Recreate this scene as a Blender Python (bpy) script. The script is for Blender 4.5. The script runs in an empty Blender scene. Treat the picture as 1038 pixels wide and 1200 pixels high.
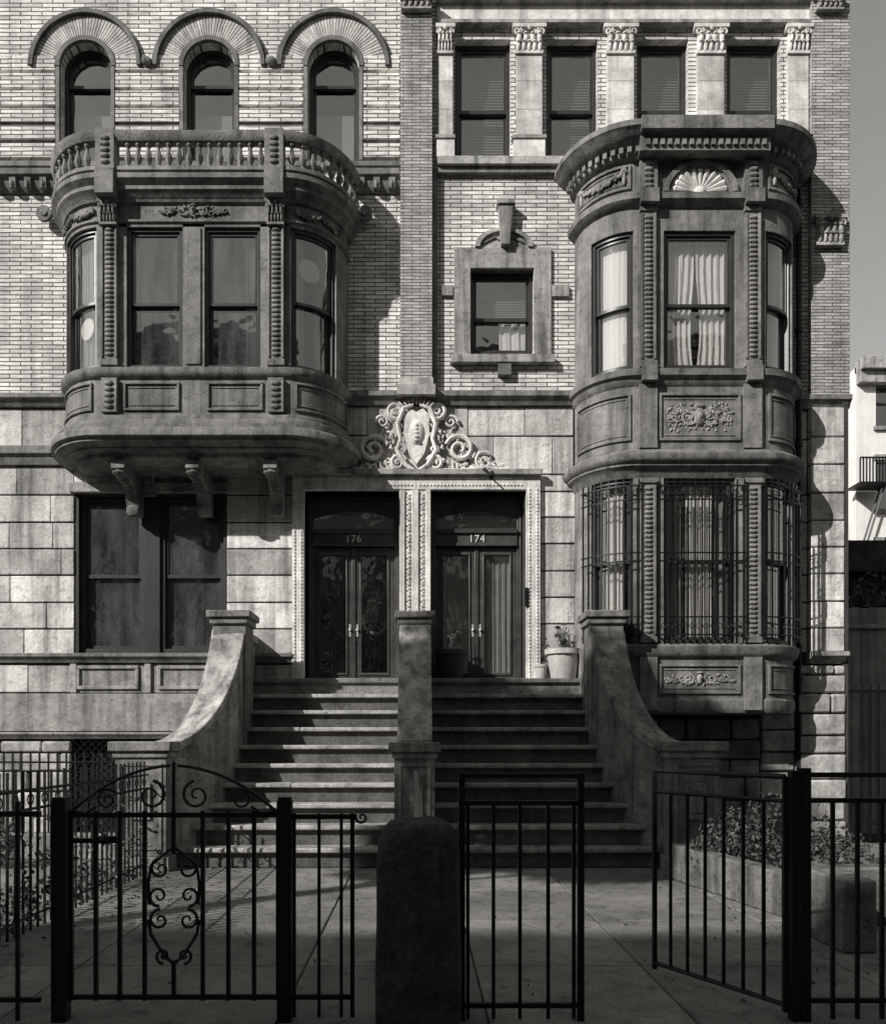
import bpy, bmesh, math, random
from mathutils import Vector
random.seed(7)
R=random.random
D=12.5; F=925.0; E=1.6          # survey constants: camera distance, focal, eye height
def X(px,p=0.0): return (px-490)*(D-p)/F
def Z(py,p=0.0): return E+(867-py)*(D-p)/F
PI=math.pi
sc=bpy.context.scene
# ------------------------------------------------------------------ materials
def nt(name):
    m=bpy.data.materials.new(name); m.use_nodes=True
    n=m.node_tree.nodes; l=m.node_tree.links
    return m,n,l,n['Principled BSDF']
def math_(n,l,op,a,b):
    q=n.new('ShaderNodeMath'); q.operation=op
    for i,v in enumerate((a,b)):
        if hasattr(v,'links'): l.new(v,q.inputs[i])
        else: q.inputs[i].default_value=v
    return q.outputs[0]
def noise_(n,l,co,scale,det=4,vec=None,rough=.6):
    t=n.new('ShaderNodeTexNoise'); t.inputs['Scale'].default_value=scale; t.inputs['Detail'].default_value=det
    t.inputs['Roughness'].default_value=rough
    if vec:
        mp=n.new('ShaderNodeMapping'); mp.inputs['Scale'].default_value=vec; l.new(co,mp.inputs[0]); co=mp.outputs[0]
    l.new(co,t.inputs['Vector']); return t.outputs['Fac']
def mapr(n,l,v,a,b,c,d):
    q=n.new('ShaderNodeMapRange'); l.new(v,q.inputs[0])
    for i,x in enumerate((a,b,c,d)): q.inputs[i+1].default_value=x
    return q.outputs[0]
def finish(n,l,bs,val,warm=(1,.975,.93)):
    vm=n.new('ShaderNodeVectorMath'); vm.operation='SCALE'; vm.inputs[0].default_value=warm
    l.new(val,vm.inputs['Scale']); l.new(vm.outputs[0],bs.inputs['Base Color'])
def stone(name,base,var=.3,scale=2.5,rough=.85,bump=.35,bscale=45,streak=.35,spec=.3,metal=0,patch=.25,grain=.16):
    m,n,l,bs=nt(name)
    co=n.new('ShaderNodeTexCoord').outputs['Object']
    v=mapr(n,l,noise_(n,l,co,scale,7,None,.7),.32,.68,1-var,1+var)
    st=mapr(n,l,noise_(n,l,co,1.0,6,(6,6,.45)),.45,.68,1,1-streak)
    pa=mapr(n,l,noise_(n,l,co,scale*3.7,6,(1,1,1.6),.75),.52,.66,1,1-patch)
    fi=mapr(n,l,noise_(n,l,co,bscale*1.3,4),.3,.7,1-grain,1+grain)
    at=n.new('ShaderNodeAttribute'); at.attribute_name='tint'
    v=math_(n,l,'MULTIPLY',v,st); v=math_(n,l,'MULTIPLY',v,fi); v=math_(n,l,'MULTIPLY',v,pa)
    v=math_(n,l,'MULTIPLY',v,at.outputs['Fac']); v=math_(n,l,'MULTIPLY',v,base)
    finish(n,l,bs,v)
    bs.inputs['Roughness'].default_value=rough; bs.inputs['Specular IOR Level'].default_value=spec
    bs.inputs['Metallic'].default_value=metal
    bp=n.new('ShaderNodeBump'); bp.inputs['Strength'].default_value=bump; bp.inputs['Distance'].default_value=.014
    l.new(math_(n,l,'ADD',noise_(n,l,co,bscale,5),noise_(n,l,co,bscale/6,3)),bp.inputs['Height'])
    l.new(bp.outputs[0],bs.inputs['Normal'])
    return m
def brick(name,c1,c2,mortar,bw=.34,rh=.066,ms=.008,var=.25):
    m,n,l,bs=nt(name)
    co=n.new('ShaderNodeTexCoord').outputs['Object']
    sp=n.new('ShaderNodeSeparateXYZ'); l.new(co,sp.inputs[0])
    cb=n.new('ShaderNodeCombineXYZ'); l.new(math_(n,l,'ADD',sp.outputs[0],sp.outputs[1]),cb.inputs[0]); l.new(sp.outputs[2],cb.inputs[1])
    br=n.new('ShaderNodeTexBrick'); l.new(cb.outputs[0],br.inputs['Vector'])
    br.inputs['Scale'].default_value=1; br.inputs['Brick Width'].default_value=bw; br.inputs['Row Height'].default_value=rh
    br.inputs['Mortar Size'].default_value=ms; br.inputs['Mortar Smooth'].default_value=.2; br.inputs['Bias'].default_value=0
    for k,c in (('Color1',c1),('Color2',c2),('Mortar',mortar)): br.inputs[k].default_value=(c,c,c,1)
    bw_=n.new('ShaderNodeRGBToBW'); l.new(br.outputs['Color'],bw_.inputs[0])
    v=mapr(n,l,noise_(n,l,co,1.3,6),.3,.7,1-var,1+var)
    st=mapr(n,l,noise_(n,l,co,1.0,5,(4,4,.4)),.5,.72,1,.60)
    fi=mapr(n,l,noise_(n,l,co,9,4,(.5,.5,6)),.3,.7,.62,1.38)
    v=math_(n,l,'MULTIPLY',v,st); v=math_(n,l,'MULTIPLY',v,fi); v=math_(n,l,'MULTIPLY',v,bw_.outputs[0])
    at=n.new('ShaderNodeAttribute'); at.attribute_name='tint'; v=math_(n,l,'MULTIPLY',v,at.outputs['Fac'])
    finish(n,l,bs,v); bs.inputs['Roughness'].default_value=.9; bs.inputs['Specular IOR Level'].default_value=.2
    bp=n.new('ShaderNodeBump'); bp.inputs['Strength'].default_value=.9; bp.inputs['Distance'].default_value=.014
    h=math_(n,l,'SUBTRACT',math_(n,l,'MULTIPLY',noise_(n,l,co,30,4),.6),br.outputs['Fac'])
    l.new(h,bp.inputs['Height']); l.new(bp.outputs[0],bs.inputs['Normal'])
    return m
def glassm(name,refl=.95,tr=.93,rough=.01,screen=0.0,sc_col=.1):
    m,n,l,bs=nt(name); n.remove(bs); out=n['Material Output']
    g=n.new('ShaderNodeBsdfGlossy'); g.inputs['Roughness'].default_value=rough; g.inputs['Color'].default_value=(refl,refl,refl*.98,1)
    t=n.new('ShaderNodeBsdfTransparent'); t.inputs['Color'].default_value=(tr,tr,tr,1)
    lw=n.new('ShaderNodeLayerWeight'); lw.inputs['Blend'].default_value=.5
    co=n.new('ShaderNodeTexCoord').outputs['Object']
    bp=n.new('ShaderNodeBump'); bp.inputs['Strength'].default_value=.14; bp.inputs['Distance'].default_value=.06
    l.new(noise_(n,l,co,2.0,2),bp.inputs['Height']); l.new(bp.outputs[0],g.inputs['Normal'])
    mx=n.new('ShaderNodeMixShader'); l.new(mapr(n,l,math_(n,l,'POWER',lw.outputs['Facing'],3.0),0,1,.17,.95),mx.inputs[0])
    src=t.outputs[0]
    if screen:
        df=n.new('ShaderNodeBsdfDiffuse')
        dc=mapr(n,l,noise_(n,l,co,1.6,5,(3,3,.6)),.35,.65,sc_col*.35,sc_col*1.5)
        l.new(dc,df.inputs['Color'])
        m2=n.new('ShaderNodeMixShader'); m2.inputs[0].default_value=screen
        l.new(mapr(n,l,noise_(n,l,co,60,2),.35,.65,max(0,screen-.2),min(1,screen+.2)),m2.inputs[0])
        l.new(t.outputs[0],m2.inputs[1]); l.new(df.outputs[0],m2.inputs[2]); src=m2.outputs[0]
    l.new(src,mx.inputs[1]); l.new(g.outputs[0],mx.inputs[2])
    l.new(mx.outputs[0],out.inputs['Surface']); return m
def clothm(name,base):
    m,n,l,bs=nt(name); bs.inputs['Base Color'].default_value=(base,base*.98,base*.94,1); bs.inputs['Roughness'].default_value=1
    bs.inputs['Specular IOR Level'].default_value=.05
    return m
M={}
M['brickL']=brick('roman_brick',.88,.56,.10)
M['brickR']=brick('roman_brick_b',.82,.50,.10)
M['pierb']=brick('pier_brick',.54,.34,.10,.26,.05,.006,.2)
M['brickF']=brick('far_brick',.22,.16,.12,.22,.075,.01)
M['ash']=stone('ashlar',.74,.36,1.5,.85,.8,20,.55,.2,0,.38,.12)
M['mortar']=stone('mortar',.06)
M['dark']=stone('brownstone',.22,.44,2.2,.7,.6,38,.6,.35,0,.42)
M['mid']=stone('stone_mid',.38,.42,2.2,.8,.6,38,.6,.3,0,.42)
M['stoop']=stone('stoop_stone',.24,.52,2.4,.8,.7,32,.6,.3,0,.55)
M['light']=stone('carved_stone',.72,.3,4,.8,.4,50,.4)
M['step']=stone('step_stone',.21,.45,2.6,.6,.7,26,.3,.35,0,.5)
M['rough']=stone('rubble',.44,.45,3,.95,1.0,9,.4)
M['frame']=stone('frame_paint',.036,.25,3,.4,.1,40,.1,.5)
M['door']=stone('door_wood',.06,.4,4,.35,.15,50,.1,.5)
M['iron']=stone('iron_paint',.007,.4,8,.45,.25,90,.0,.35)
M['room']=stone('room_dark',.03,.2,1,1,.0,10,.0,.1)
M['conc']=stone('yard_concrete',.19,.42,1.4,.9,.9,45,.0,.3,0,.5,.35)
M['walk']=stone('pavement_concrete',.16,.3,1.1,.9,.5,60,.0)
M['asph']=stone('asphalt',.045,.3,1.5,.9,.5,70,.0)
M['boll']=stone('gatepost_stone',.055,.6,3.5,.9,1.0,22,.5,.3,0,.5,.35)
M['glass']=glassm('window_glass')
M['glassd']=glassm('screened_glass',.85,.85,.03,.45,.10)
M['cloth']=clothm('curtain_cloth',.88)
M['cloth2']=clothm('curtain_grey',.38)
M['blind']=clothm('blind_slat',.26)
M['pot']=stone('pot_clay',.50,.2,5,.8,.2,40,.2)
M['potd']=stone('pot_dark',.05,.2,5,.6,.2,40,.2)
M['leaf']=stone('leaf',.07,.5,6,.6,.0,40,.0)
M['twig']=stone('bark',.07,.4,8,.9,.6,30,.0)
M['wood']=stone('fence_wood',.34,.3,3,.8,.4,30,.4)
M['num']=stone('numeral_paint',.7,.1,3,.5,.0,30,.0)
M['white']=stone('pale_render',.85,.1,1,.8,.2,30,.15,.3,0,.1)
# ------------------------------------------------------------------ builder
def empty(name,loc=(0,0,0)):
    e=bpy.data.objects.new(name,None); sc.collection.objects.link(e); e.empty_display_size=.3; return e
class B:
    def __init__(s,name,mat,parent=None,bevel=0,smooth=35):
        s.n=name;s.m=M[mat];s.p=parent;s.bv=bevel;s.sm=smooth;s.v=[];s.f=[];s.t=[]
    def add(s,vs,fs,t=None):
        if t is None: t=.85+.3*R()
        o=len(s.v); s.v+=[tuple(v) for v in vs]
        for f in fs: s.f.append(tuple(i+o for i in f)); s.t.append(t)
    def box(s,x0,x1,y0,y1,z0,z1,t=None):
        s.add([(x0,y0,z0),(x1,y0,z0),(x1,y1,z0),(x0,y1,z0),(x0,y0,z1),(x1,y0,z1),(x1,y1,z1),(x0,y1,z1)],
              [(0,3,2,1),(4,5,6,7),(0,1,5,4),(1,2,6,5),(2,3,7,6),(3,0,4,7)],t)
    def prism(s,pts,y0,y1,t=None):      # pts in x,z extruded along y
        n=len(pts); vs=[(x,y0,z) for x,z in pts]+[(x,y1,z) for x,z in pts]
        s.add(vs,[tuple(range(n)),tuple(range(2*n-1,n-1,-1))]+[(i,(i+1)%n,n+(i+1)%n,n+i) for i in range(n)],t)
    def prof(s,x0,x1,pts,t=None):       # pts in (y,z) extruded along x
        n=len(pts); vs=[(x0,y,z) for y,z in pts]+[(x1,y,z) for y,z in pts]
        s.add(vs,[tuple(range(n)),tuple(range(2*n-1,n-1,-1))]+[(i,(i+1)%n,n+(i+1)%n,n+i) for i in range(n)],t)
    def tube(s,pts,r,n=6,t=None):
        pts=[Vector(p) for p in pts]; k=len(pts)
        rs=r if isinstance(r,(list,tuple)) else [r]*k
        vs=[];fs=[]; prev=None
        for i,p in enumerate(pts):
            d=(pts[min(i+1,k-1)]-pts[max(i-1,0)])
            if d.length<1e-6: d=Vector((0,0,1))
            d.normalize()
            if prev is None:
                a=Vector((0,1,0)) if abs(d.y)<.9 else Vector((1,0,0))
            else: a=prev
            u=(a-d*a.dot(d)); u.normalize(); w=d.cross(u); prev=u
            for j in range(n):
                an=2*PI*j/n; vs.append(p+(u*math.cos(an)+w*math.sin(an))*rs[i])
        for i in range(k-1):
            for j in range(n):
                fs.append((i*n+j,i*n+(j+1)%n,(i+1)*n+(j+1)%n,(i+1)*n+j))
        fs.append(tuple(range(n-1,-1,-1))); fs.append(tuple(range((k-1)*n,k*n)))
        s.add(vs,fs,t)
    def blob(s,c,rx,ry,rz,nu=8,nv=5,rot=0,t=None):
        cx,cy,cz=c; ca,sa=math.cos(rot),math.sin(rot); vs=[];fs=[]
        def put(x,y,z): vs.append((cx+x*ca-z*sa,cy+y,cz+x*sa+z*ca))
        put(0,0,-rz)
        for i in range(1,nv):
            ph=-PI/2+PI*i/nv
            for j in range(nu):
                th=2*PI*j/nu; put(rx*math.cos(ph)*math.cos(th),ry*math.cos(ph)*math.sin(th),rz*math.sin(ph))
        put(0,0,rz); L=len(vs)-1
        for j in range(nu): fs.append((0,1+(j+1)%nu,1+j)); fs.append((L,L-nu+j,L-nu+(j+1)%nu))
        for i in range(nv-2):
            for j in range(nu):
                a=1+i*nu; fs.append((a+j,a+(j+1)%nu,a+nu+(j+1)%nu,a+nu+j))
        s.add(vs,fs,t)
    def lathe(s,cx,cy,prof,n=10,t=None):
        vs=[];fs=[];k=len(prof)
        for r,z in prof:
            for j in range(n): vs.append((cx+r*math.cos(2*PI*j/n),cy+r*math.sin(2*PI*j/n),z))
        for i in range(k-1):
            for j in range(n): fs.append((i*n+j,i*n+(j+1)%n,(i+1)*n+(j+1)%n,(i+1)*n+j))
        fs.append(tuple(range(n))); fs.append(tuple(range((k-1)*n,k*n))); s.add(vs,fs,t)
    def obj(s,name=None):
        if not s.v: return None
        me=bpy.data.meshes.new(s.n); me.from_pydata(s.v,[],s.f)
        a=me.attributes.new('tint','FLOAT','FACE'); a.data.foreach_set('value',s.t)
        bm=bmesh.new(); bm.from_mesh(me); bmesh.ops.recalc_face_normals(bm,faces=bm.faces); bm.to_mesh(me); bm.free()
        me.materials.append(s.m)
        me.shade_smooth(); me.set_sharp_from_angle(angle=math.radians(s.sm))
        o=bpy.data.objects.new(s.n,me); sc.collection.objects.link(o)
        if s.p: o.parent=s.p
        if s.bv:
            b=o.modifiers.new('bev','BEVEL'); b.width=s.bv; b.segments=2; b.limit_method='ANGLE'; b.angle_limit=math.radians(50)
            b.use_clamp_overlap=True
        return o
def spiral(cx,cz,r,a0,turns,y,n=22,end=.15,mirror=1):
    out=[]
    for i in range(n+1):
        t=i/n; rr=r*(1-t)+r*end*t; a=a0+turns*2*PI*t
        out.append((cx+mirror*rr*math.cos(a),y,cz+rr*math.sin(a)))
    return out
def cscroll(b,cx,cz,r,a0,turns,y,rad,mirror=1,n=22,seg=6):
    b.tube(spiral(cx,cz,r,a0,turns,y,n,.15,mirror),[rad*(1-.4*i/n) for i in range(n+1)],seg)
# ------------------------------------------------------------------ houses
HL=empty('brownstone_house'); HR=empty('brownstone_house')
class House: pass
def mk(par,bm):
    h=House()
    h.wall=B('brick_wall',bm,par); h.core=B('wall_core','mortar',par)
    h.ash=B('ashlar_blocks','ash',par,.014); h.dark=B('brownstone_trim','dark',par,.010)
    h.darkc=B('carved_brownstone','dark',par); h.mid=B('stone_trim','mid',par,.010)
    h.light=B('carved_ornament','light',par); h.ltrim=B('light_stone_trim','light',par,.008)
    h.fr=B('window_frames','frame',par,.004); h.gl=B('window_glass','glass',par); h.gd=B('screened_glass','glassd',par)
    h.cu=B('curtains','cloth',par); h.cg=B('grey_curtains','cloth2',par); h.bl=B('blinds','blind',par); h.room=B('interior','room',par)
    h.door=B('entrance_door','door',par,.005); h.iron=B('window_grille','iron',par)
    h.rough=B('rubble_base','rough',par,.03); h.pier=B('brick_pier','pierb',par); h.bays=B('bay_shell','dark',par)
    h.num=B('door_hardware','num',par)
    return h
L=mk(HL,'brickL'); Rr=mk(HR,'brickR')
def wall(b,x0,x1,z0,z1,y0,y1,ops):
    xs=sorted({x0,x1}|{v for o in ops for v in o[:2] if x0<v<x1})
    for i in range(len(xs)-1):
        a,c=xs[i],xs[i+1]; m=(a+c)/2
        cuts=sorted([(o[2],o[3]) for o in ops if o[0]<m<o[1]]); z=z0
        for q0,q1 in cuts:
            if q0>z: b.box(a,c,y0,y1,z,q0,1)
            z=max(z,q1)
        if z<z1: b.box(a,c,y0,y1,z,z1,1)
def folds(b,x0,x1,z0,z1,y,amp=.02,f=38,n=40,gather=None,seed=0):
    vs=[];fs=[]; nz=10
    for j in range(nz+1):
        t=j/nz; z=z0+(z1-z0)*t
        for i in range(n+1):
            u=i/n; x=x0+(x1-x0)*u
            if gather: 
                k=gather(t); x=k[0]+(k[1]-k[0])*u
            ph=f*(x0+(x1-x0)*u)
            yy=y+amp*math.sin(ph+seed+.6*math.sin(2*t+seed))+amp*.5*math.sin(2.3*ph+1+t)
            vs.append((x,yy,z))
    for j in range(nz):
        for i in range(n): a=j*(n+1)+i; fs.append((a,a+1,a+n+2,a+n+1))
    b.add(vs,fs,1)
def window(h,x0,x1,z0,z1,y,rail,curt=None,arch=False,gl=None,w=.05):
    """double-hung window; y = front of frame"""
    fr=h.fr; g=gl or h.gl
    zt=z1-(x1-x0)/2 if arch else z1
    fr.box(x0,x0+w,y,y+.12,z0,zt); fr.box(x1-w,x1,y,y+.12,z0,zt); fr.box(x0+w,x1-w,y,y+.12,z0,z0+w)
    a,c=x0+w,x1-w
    if not arch: fr.box(a,c,y,y+.12,z1-w,z1)
    sw=.045
    def sash(q0,q1,yy,top=True):
        fr.box(a,a+sw,yy,yy+.04,q0,q1); fr.box(c-sw,c,yy,yy+.04,q0,q1); fr.box(a+sw,c-sw,yy,yy+.04,q0,q0+sw*1.2)
        if top: fr.box(a+sw,c-sw,yy,yy+.04,q1-sw,q1)
    sash(z0+w,rail+.025,y+.075)
    sash(rail-.025,zt-(0 if arch else w),y+.03,not arch)
    g.box(a+sw,c-sw,y+.095,y+.099,z0+w+sw,rail-.02,1)
    if not arch:
        g.box(a+sw,c-sw,y+.05,y+.054,rail+.03,z1-w-sw,1)
    else:
        cx=(x0+x1)/2; r=(x1-x0)/2
        for k in range(16):
            a0,a1=PI*k/16,PI*(k+1)/16
            for (ra,rb,ya,yb) in ((r-w,r,y,y+.12),(r-w-sw,r-w,y+.03,y+.07)):
                fr.prism([(cx+ra*math.cos(a0),zt+ra*math.sin(a0)),(cx+rb*math.cos(a0),zt+rb*math.sin(a0)),(cx+rb*math.cos(a1),zt+rb*math.sin(a1)),(cx+ra*math.cos(a1),zt+ra*math.sin(a1))],ya,yb,1)
        rr=r-w-sw
        g.box(a+sw,c-sw,y+.05,y+.054,rail+.03,zt,1)
        g.prism([(cx+rr*math.cos(PI*k/16),zt+rr*math.sin(PI*k/16)) for k in range(17)],y+.05,y+.054,1)
    if curt: curt(a,c,z0+w,z1-w,y+.2)
def blinds(h,a,c,z0,z1,y,st=.045):
    z=z0
    while z<z1:
        h.bl.add([(a,y,z),(c,y,z),(c,y+.02,z+.034),(a,y+.02,z+.034)],[(0,1,2,3)],.9+.2*R()); z+=st
def capital(b,cx,w,z0,z1,y,d=.14):
    hh=z1-z0
    b.box(cx-w/2,cx+w/2,y-d,y,z1-.14*hh,z1); b.box(cx-w*.36,cx+w*.36,y-d*.55,y,z0,z1-.14*hh); b.box(cx-w*.42,cx+w*.42,y-d*.7,y,z0-.03,z0+.02)
    for row,(zz,n,s) in enumerate(((z0+.2*hh,5,.8),(z0+.48*hh,4,.9))):
        for i in range(n):
            x=cx+(i-(n-1)/2)*w*.8/n
            b.blob((x,y-d*.62-.02*row,zz),w*.085*s,.04,hh*.2); b.blob((x,y-d*.78-.02*row,zz+hh*.15),w*.075*s,.035,hh*.06)
    for sgn in (-1,1): cscroll(b,cx+sgn*w*.35,z1-.27*hh,w*.14,PI/2,1.6,y-d*.85,.018,sgn,14,5)
    for sgn in (-1,1): cscroll(b,cx+sgn*w*.12,z1-.30*hh,w*.09,PI/2,1.3,y-d*.80,.012,-sgn,12,4)
    b.blob((cx,y-d*.95,z1-.16*hh),.035,.03,.035)
def foliage_relief(b,cx,cz,w,h,y,seed=1,center=True):
    rn=random.Random(seed)
    for sg in (-1,1):
        cscroll(b,cx+sg*w*.17,cz,h*.34,PI,1.4,y-.012,.014,sg,16,5)
        cscroll(b,cx+sg*w*.34,cz+h*.05,h*.26,0,-1.4,y-.012,.012,sg,16,5)
        cscroll(b,cx+sg*w*.45,cz-h*.05,h*.16,PI,1.3,y-.010,.010,sg,12,5)
        for i in range(22):
            t=(i+.5)/22; xx=cx+sg*w*.52*t; zz=cz+h*.42*rn.uniform(-1,1)*(1-t*.6)
            b.blob((xx,y-.008,zz),.012+.012*rn.random(),.018,.030*(1-t*.4)+.01,6,4,rot=rn.uniform(-1.4,1.4))
    if center:
        b.blob((cx,y-.01,cz),h*.2,.04,h*.34,10,6); b.blob((cx,y-.04,cz+h*.05),h*.1,.03,h*.14)
        b.blob((cx,y-.01,cz+h*.42),h*.22,.03,h*.09)
def swag(b,pts,seed=3):
    rn=random.Random(seed)
    for p in pts:
        for k in range(2): b.blob((p[0]+rn.uniform(-.02,.02),p[1]-.012,p[2]+rn.uniform(-.03,.03)),.018+.012*rn.random(),.026,.022+.014*rn.random(),6,4,rot=rn.uniform(-1,1))
# ---- bay windows
class Bay:
    def __init__(s,cx,a,r,rx=None): s.cx=cx;s.a=a;s.r=r;s.rx=rx or r;s.S=a+r*PI/2
    def pt(s,q,o):
        if abs(q)<=s.a: return (s.cx+q,-(s.r+o))
        th=(abs(q)-s.a)/s.r; sg=1 if q>0 else -1
        return (s.cx+sg*(s.a+(s.rx+o)*math.sin(th)),-(s.r+o)*math.cos(th))
    def ss(s,q0,q1):
        out=[q0]; N=20; step=(s.r*PI/2)/N
        cand=[-s.S+i*step for i in range(N+1)]+[s.a+i*step for i in range(N+1)]
        out+=[c for c in cand if q0+1e-4<c<q1-1e-4]; out.append(q1); return out
    def strip(s,b,q0,q1,z0,z1,o0,o1,t=None):
        S=s.ss(q0,q1); vs=[];fs=[]
        for q in S:
            xi,yi=s.pt(q,o0); xo,yo=s.pt(q,o1)
            vs+=[(xi,yi,z0),(xo,yo,z0),(xo,yo,z1),(xi,yi,z1)]
        for i in range(len(S)-1):
            a=i*4
            for j in range(4): fs.append((a+j,a+(j+1)%4,a+4+(j+1)%4,a+4+j))
        fs.append((0,3,2,1)); a=(len(S)-1)*4; fs.append((a,a+1,a+2,a+3)); b.add(vs,fs,t)
    def sweep(s,b,prof,q0=None,q1=None,t=None):
        S=s.ss(-s.S if q0 is None else q0,s.S if q1 is None else q1); n=len(prof); vs=[];fs=[]
        for q in S:
            for o,z in prof: x,y=s.pt(q,o); vs.append((x,y,z))
        for i in range(len(S)-1):
            for j in range(n-1): fs.append((i*n+j,i*n+j+1,(i+1)*n+j+1,(i+1)*n+j))
        fs.append(tuple(range(n))); fs.append(tuple(range((len(S)-1)*n,len(S)*n)))
        b.add(vs,fs,t)
    def win(s,h,q0,q1,z0,z1,rail,g=None,w=.05):
        fr=h.fr; g=g or h.gl
        s.strip(fr,q0,q0+w,z0,z1,-.16,-.04); s.strip(fr,q1-w,q1,z0,z1,-.16,-.04)
        s.strip(fr,q0+w,q1-w,z0,z0+w,-.16,-.04); s.strip(fr,q0+w,q1-w,z1-w,z1,-.16,-.04)
        a,c=q0+w,q1-w; k=.045
        for (u,v,o) in ((z0+w,rail+.025,-.115),(rail-.025,z1-w,-.07)):
            s.strip(fr,a,a+k,u,v,o-.04,o); s.strip(fr,c-k,c,u,v,o-.04,o)
            s.strip(fr,a+k,c-k,u,u+k,o-.04,o); s.strip(fr,a+k,c-k,v-k,v,o-.04,o)
            s.strip(g,a+k,c-k,u+k,v-k,o-.025,o-.021,1)
    def curtain(s,b,q0,q1,z0,z1,o=-.24,amp=.018,f=60,g=None):
        n=50;nz=10;vs=[];fs=[]
        for j in range(nz+1):
            t=j/nz
            for i in range(n+1):
                u=i/n; q=q0+(q1-q0)*u
                if g: aa,cc=g(t); q=aa+(cc-aa)*u
                x,y=s.pt(q,o+amp*math.sin(f*(q0+(q1-q0)*u)+math.sin(3*t))+amp*.4*math.sin(f*2.7*q)); vs.append((x,y,z0+(z1-z0)*t))
        for j in range(nz):
            for i in range(n): a=j*(n+1)+i; fs.append((a,a+1,a+n+2,a+n+1))
        b.add(vs,fs,1)
def pilaster(h,bay,q0,q1,z0,z1,cap=True):
    b=h.dark; bay.strip(b,q0,q1,z0,z1,-.14,.05)
    bay.strip(b,q0-.015,q1+.015,z0,z0+.09,-.13,.075); 
    if cap: bay.strip(b,q0-.015,q1+.015,z1-.07,z1,-.13,.075)
    for e in (q0,q1-.03): bay.strip(b,e,e+.03,z0+.12,z1-.1,.04,.068)
    qc=(q0+q1)/2; z=z0+.17
    while z<z1-.1:
        x,y=bay.pt(qc,.055); h.darkc.blob((x,y,z),(q1-q0)*.30,.028,.030,8,5,t=1.15); z+=.070
def panel(bay,b,q0,q1,z0,z1,w=.035,o=.0):
    bay.strip(b,q0,q1,z0,z0+w,o-.02,o+.03); bay.strip(b,q0,q1,z1-w,z1,o-.02,o+.03)
    bay.strip(b,q0,q0+w,z0+w,z1-w,o-.02,o+.03); bay.strip(b,q1-w,q1,z0+w,z1-w,o-.02,o+.03)
    bay.strip(b,q0+w+.04,q1-w-.04,z0+w+.04,z0+w+.055,o-.02,o+.012); bay.strip(b,q0+w+.04,q1-w-.04,z1-w-.055,z1-w-.04,o-.02,o+.012)

# ================= LEFT BAY =================
bl=Bay(-3.29,1.33,.93,.85); b=L.bays; h=L
bl.sweep(b,[(-.5,6.24),(.0,6.24),(.0,6.88),(.03,6.90),(.06,6.93),(.08,6.97),(.08,7.03),(.02,7.05),(-.3,7.05)])
bl.sweep(b,[(-.4,6.36),(.03,6.36),(.05,6.32),(.05,6.29),(.10,6.26),(.11,6.22),(.11,6.19),(.15,6.18),(.15,6.13),(.20,6.11),(.22,6.08),(.22,5.99),(.16,5.97),(.16,5.93),(.08,5.90),(.03,5.88),(.03,5.86),(-.5,5.84),(-.93,5.83)])
bl.sweep(b,[(-.14,5.87),(-.16,5.80),(-.22,5.76),(-.93,5.74)])
for (q0,q1) in ((-1.02,-.2),(.2,1.02),(1.5,2.6),(-2.6,-1.5)): panel(bl,h.dark,q0,q1,6.42,6.84)
for sg in (-1,1):
    q=sorted((sg*1.10,sg*1.33)); bl.strip(h.dark,q[0],q[1],6.38,6.88,0,.07)
    for k in range(5): x,y=bl.pt(sum(q)/2,.075); h.darkc.blob((x,y,6.46+k*.085),.075,.03,.038)
    pilaster(h,bl,q[0],q[1],7.06,9.42,False)
    x,y=bl.pt(sum(q)/2,.05); capital(h.darkc,x,.3,9.12,9.45,y,.09)
    bl.strip(h.bays,*sorted((sg*2.26,sg*bl.S)),7.05,9.2,-.2,0); bl.strip(h.bays,*sorted((sg*1.33,sg*1.43)),7.05,9.2,-.2,0)
    bl.strip(h.bays,*sorted((sg*.98,sg*1.10)),7.05,9.2,-.2,0)
    bl.win(h,*sorted((sg*1.43,sg*2.26)),7.06,9.12,8.05,h.gl)
bl.strip(h.bays,-.16,.16,7.05,9.2,-.2,0); bl.strip(h.dark,-.11,.11,7.10,9.1,0,.02)
bl.win(h,-.98,-.16,7.06,9.12,8.02,h.gd); bl.win(h,.16,.98,7.06,9.12,8.02,h.gd)
bl.sweep(b,[(-.5,9.12),(0,9.12),(0,9.16),(.03,9.18),(.03,9.21),(0,9.23),(0,9.44),(.04,9.46),(.06,9.51),(.12,9.56),(.14,9.58),(.14,9.63),(.18,9.67),(.21,9.70),(.21,9.77),(.16,9.79),(.16,9.82),(-.8,9.84)])
foliage_relief(h.darkc,bl.cx,9.34,.95,.2,-(bl.r+.01),4)
for sg in (-1,1):
    pts=[]; 
    for i in range(26):
        u=i/25; q=sg*(1.5+.9*u); x,y=bl.pt(q,.02); pts.append((x,y,9.36-.08*math.sin(PI*((u*2)%1))))
    swag(h.darkc,pts,5)
    q=sorted((sg*1.08,sg*1.35)); bl.strip(h.dark,q[0],q[1],9.45,9.80,-.1,.25)
    bl.strip(h.dark,q[0],q[1],9.82,10.41,.0,.22)
    for k in range(5): x,y=bl.pt(sum(q)/2,.225); h.darkc.blob((x,y,9.92+k*.085),.07,.03,.038)
bl.sweep(b,[(.02,10.27),(.06,10.25),(.18,10.25),(.21,10.30),(.22,10.37),(.17,10.40),(.04,10.42),(.02,10.39),(.02,10.27)])
bl.strip(h.dark,-bl.S,bl.S,9.82,9.88,.03,.19)
bp=[(.05,9.88),(.05,9.91),(.025,9.93),(.05,10.0),(.055,10.04),(.03,10.11),(.022,10.18),(.045,10.21),(.045,10.26)]
q=-bl.S+.1
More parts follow.
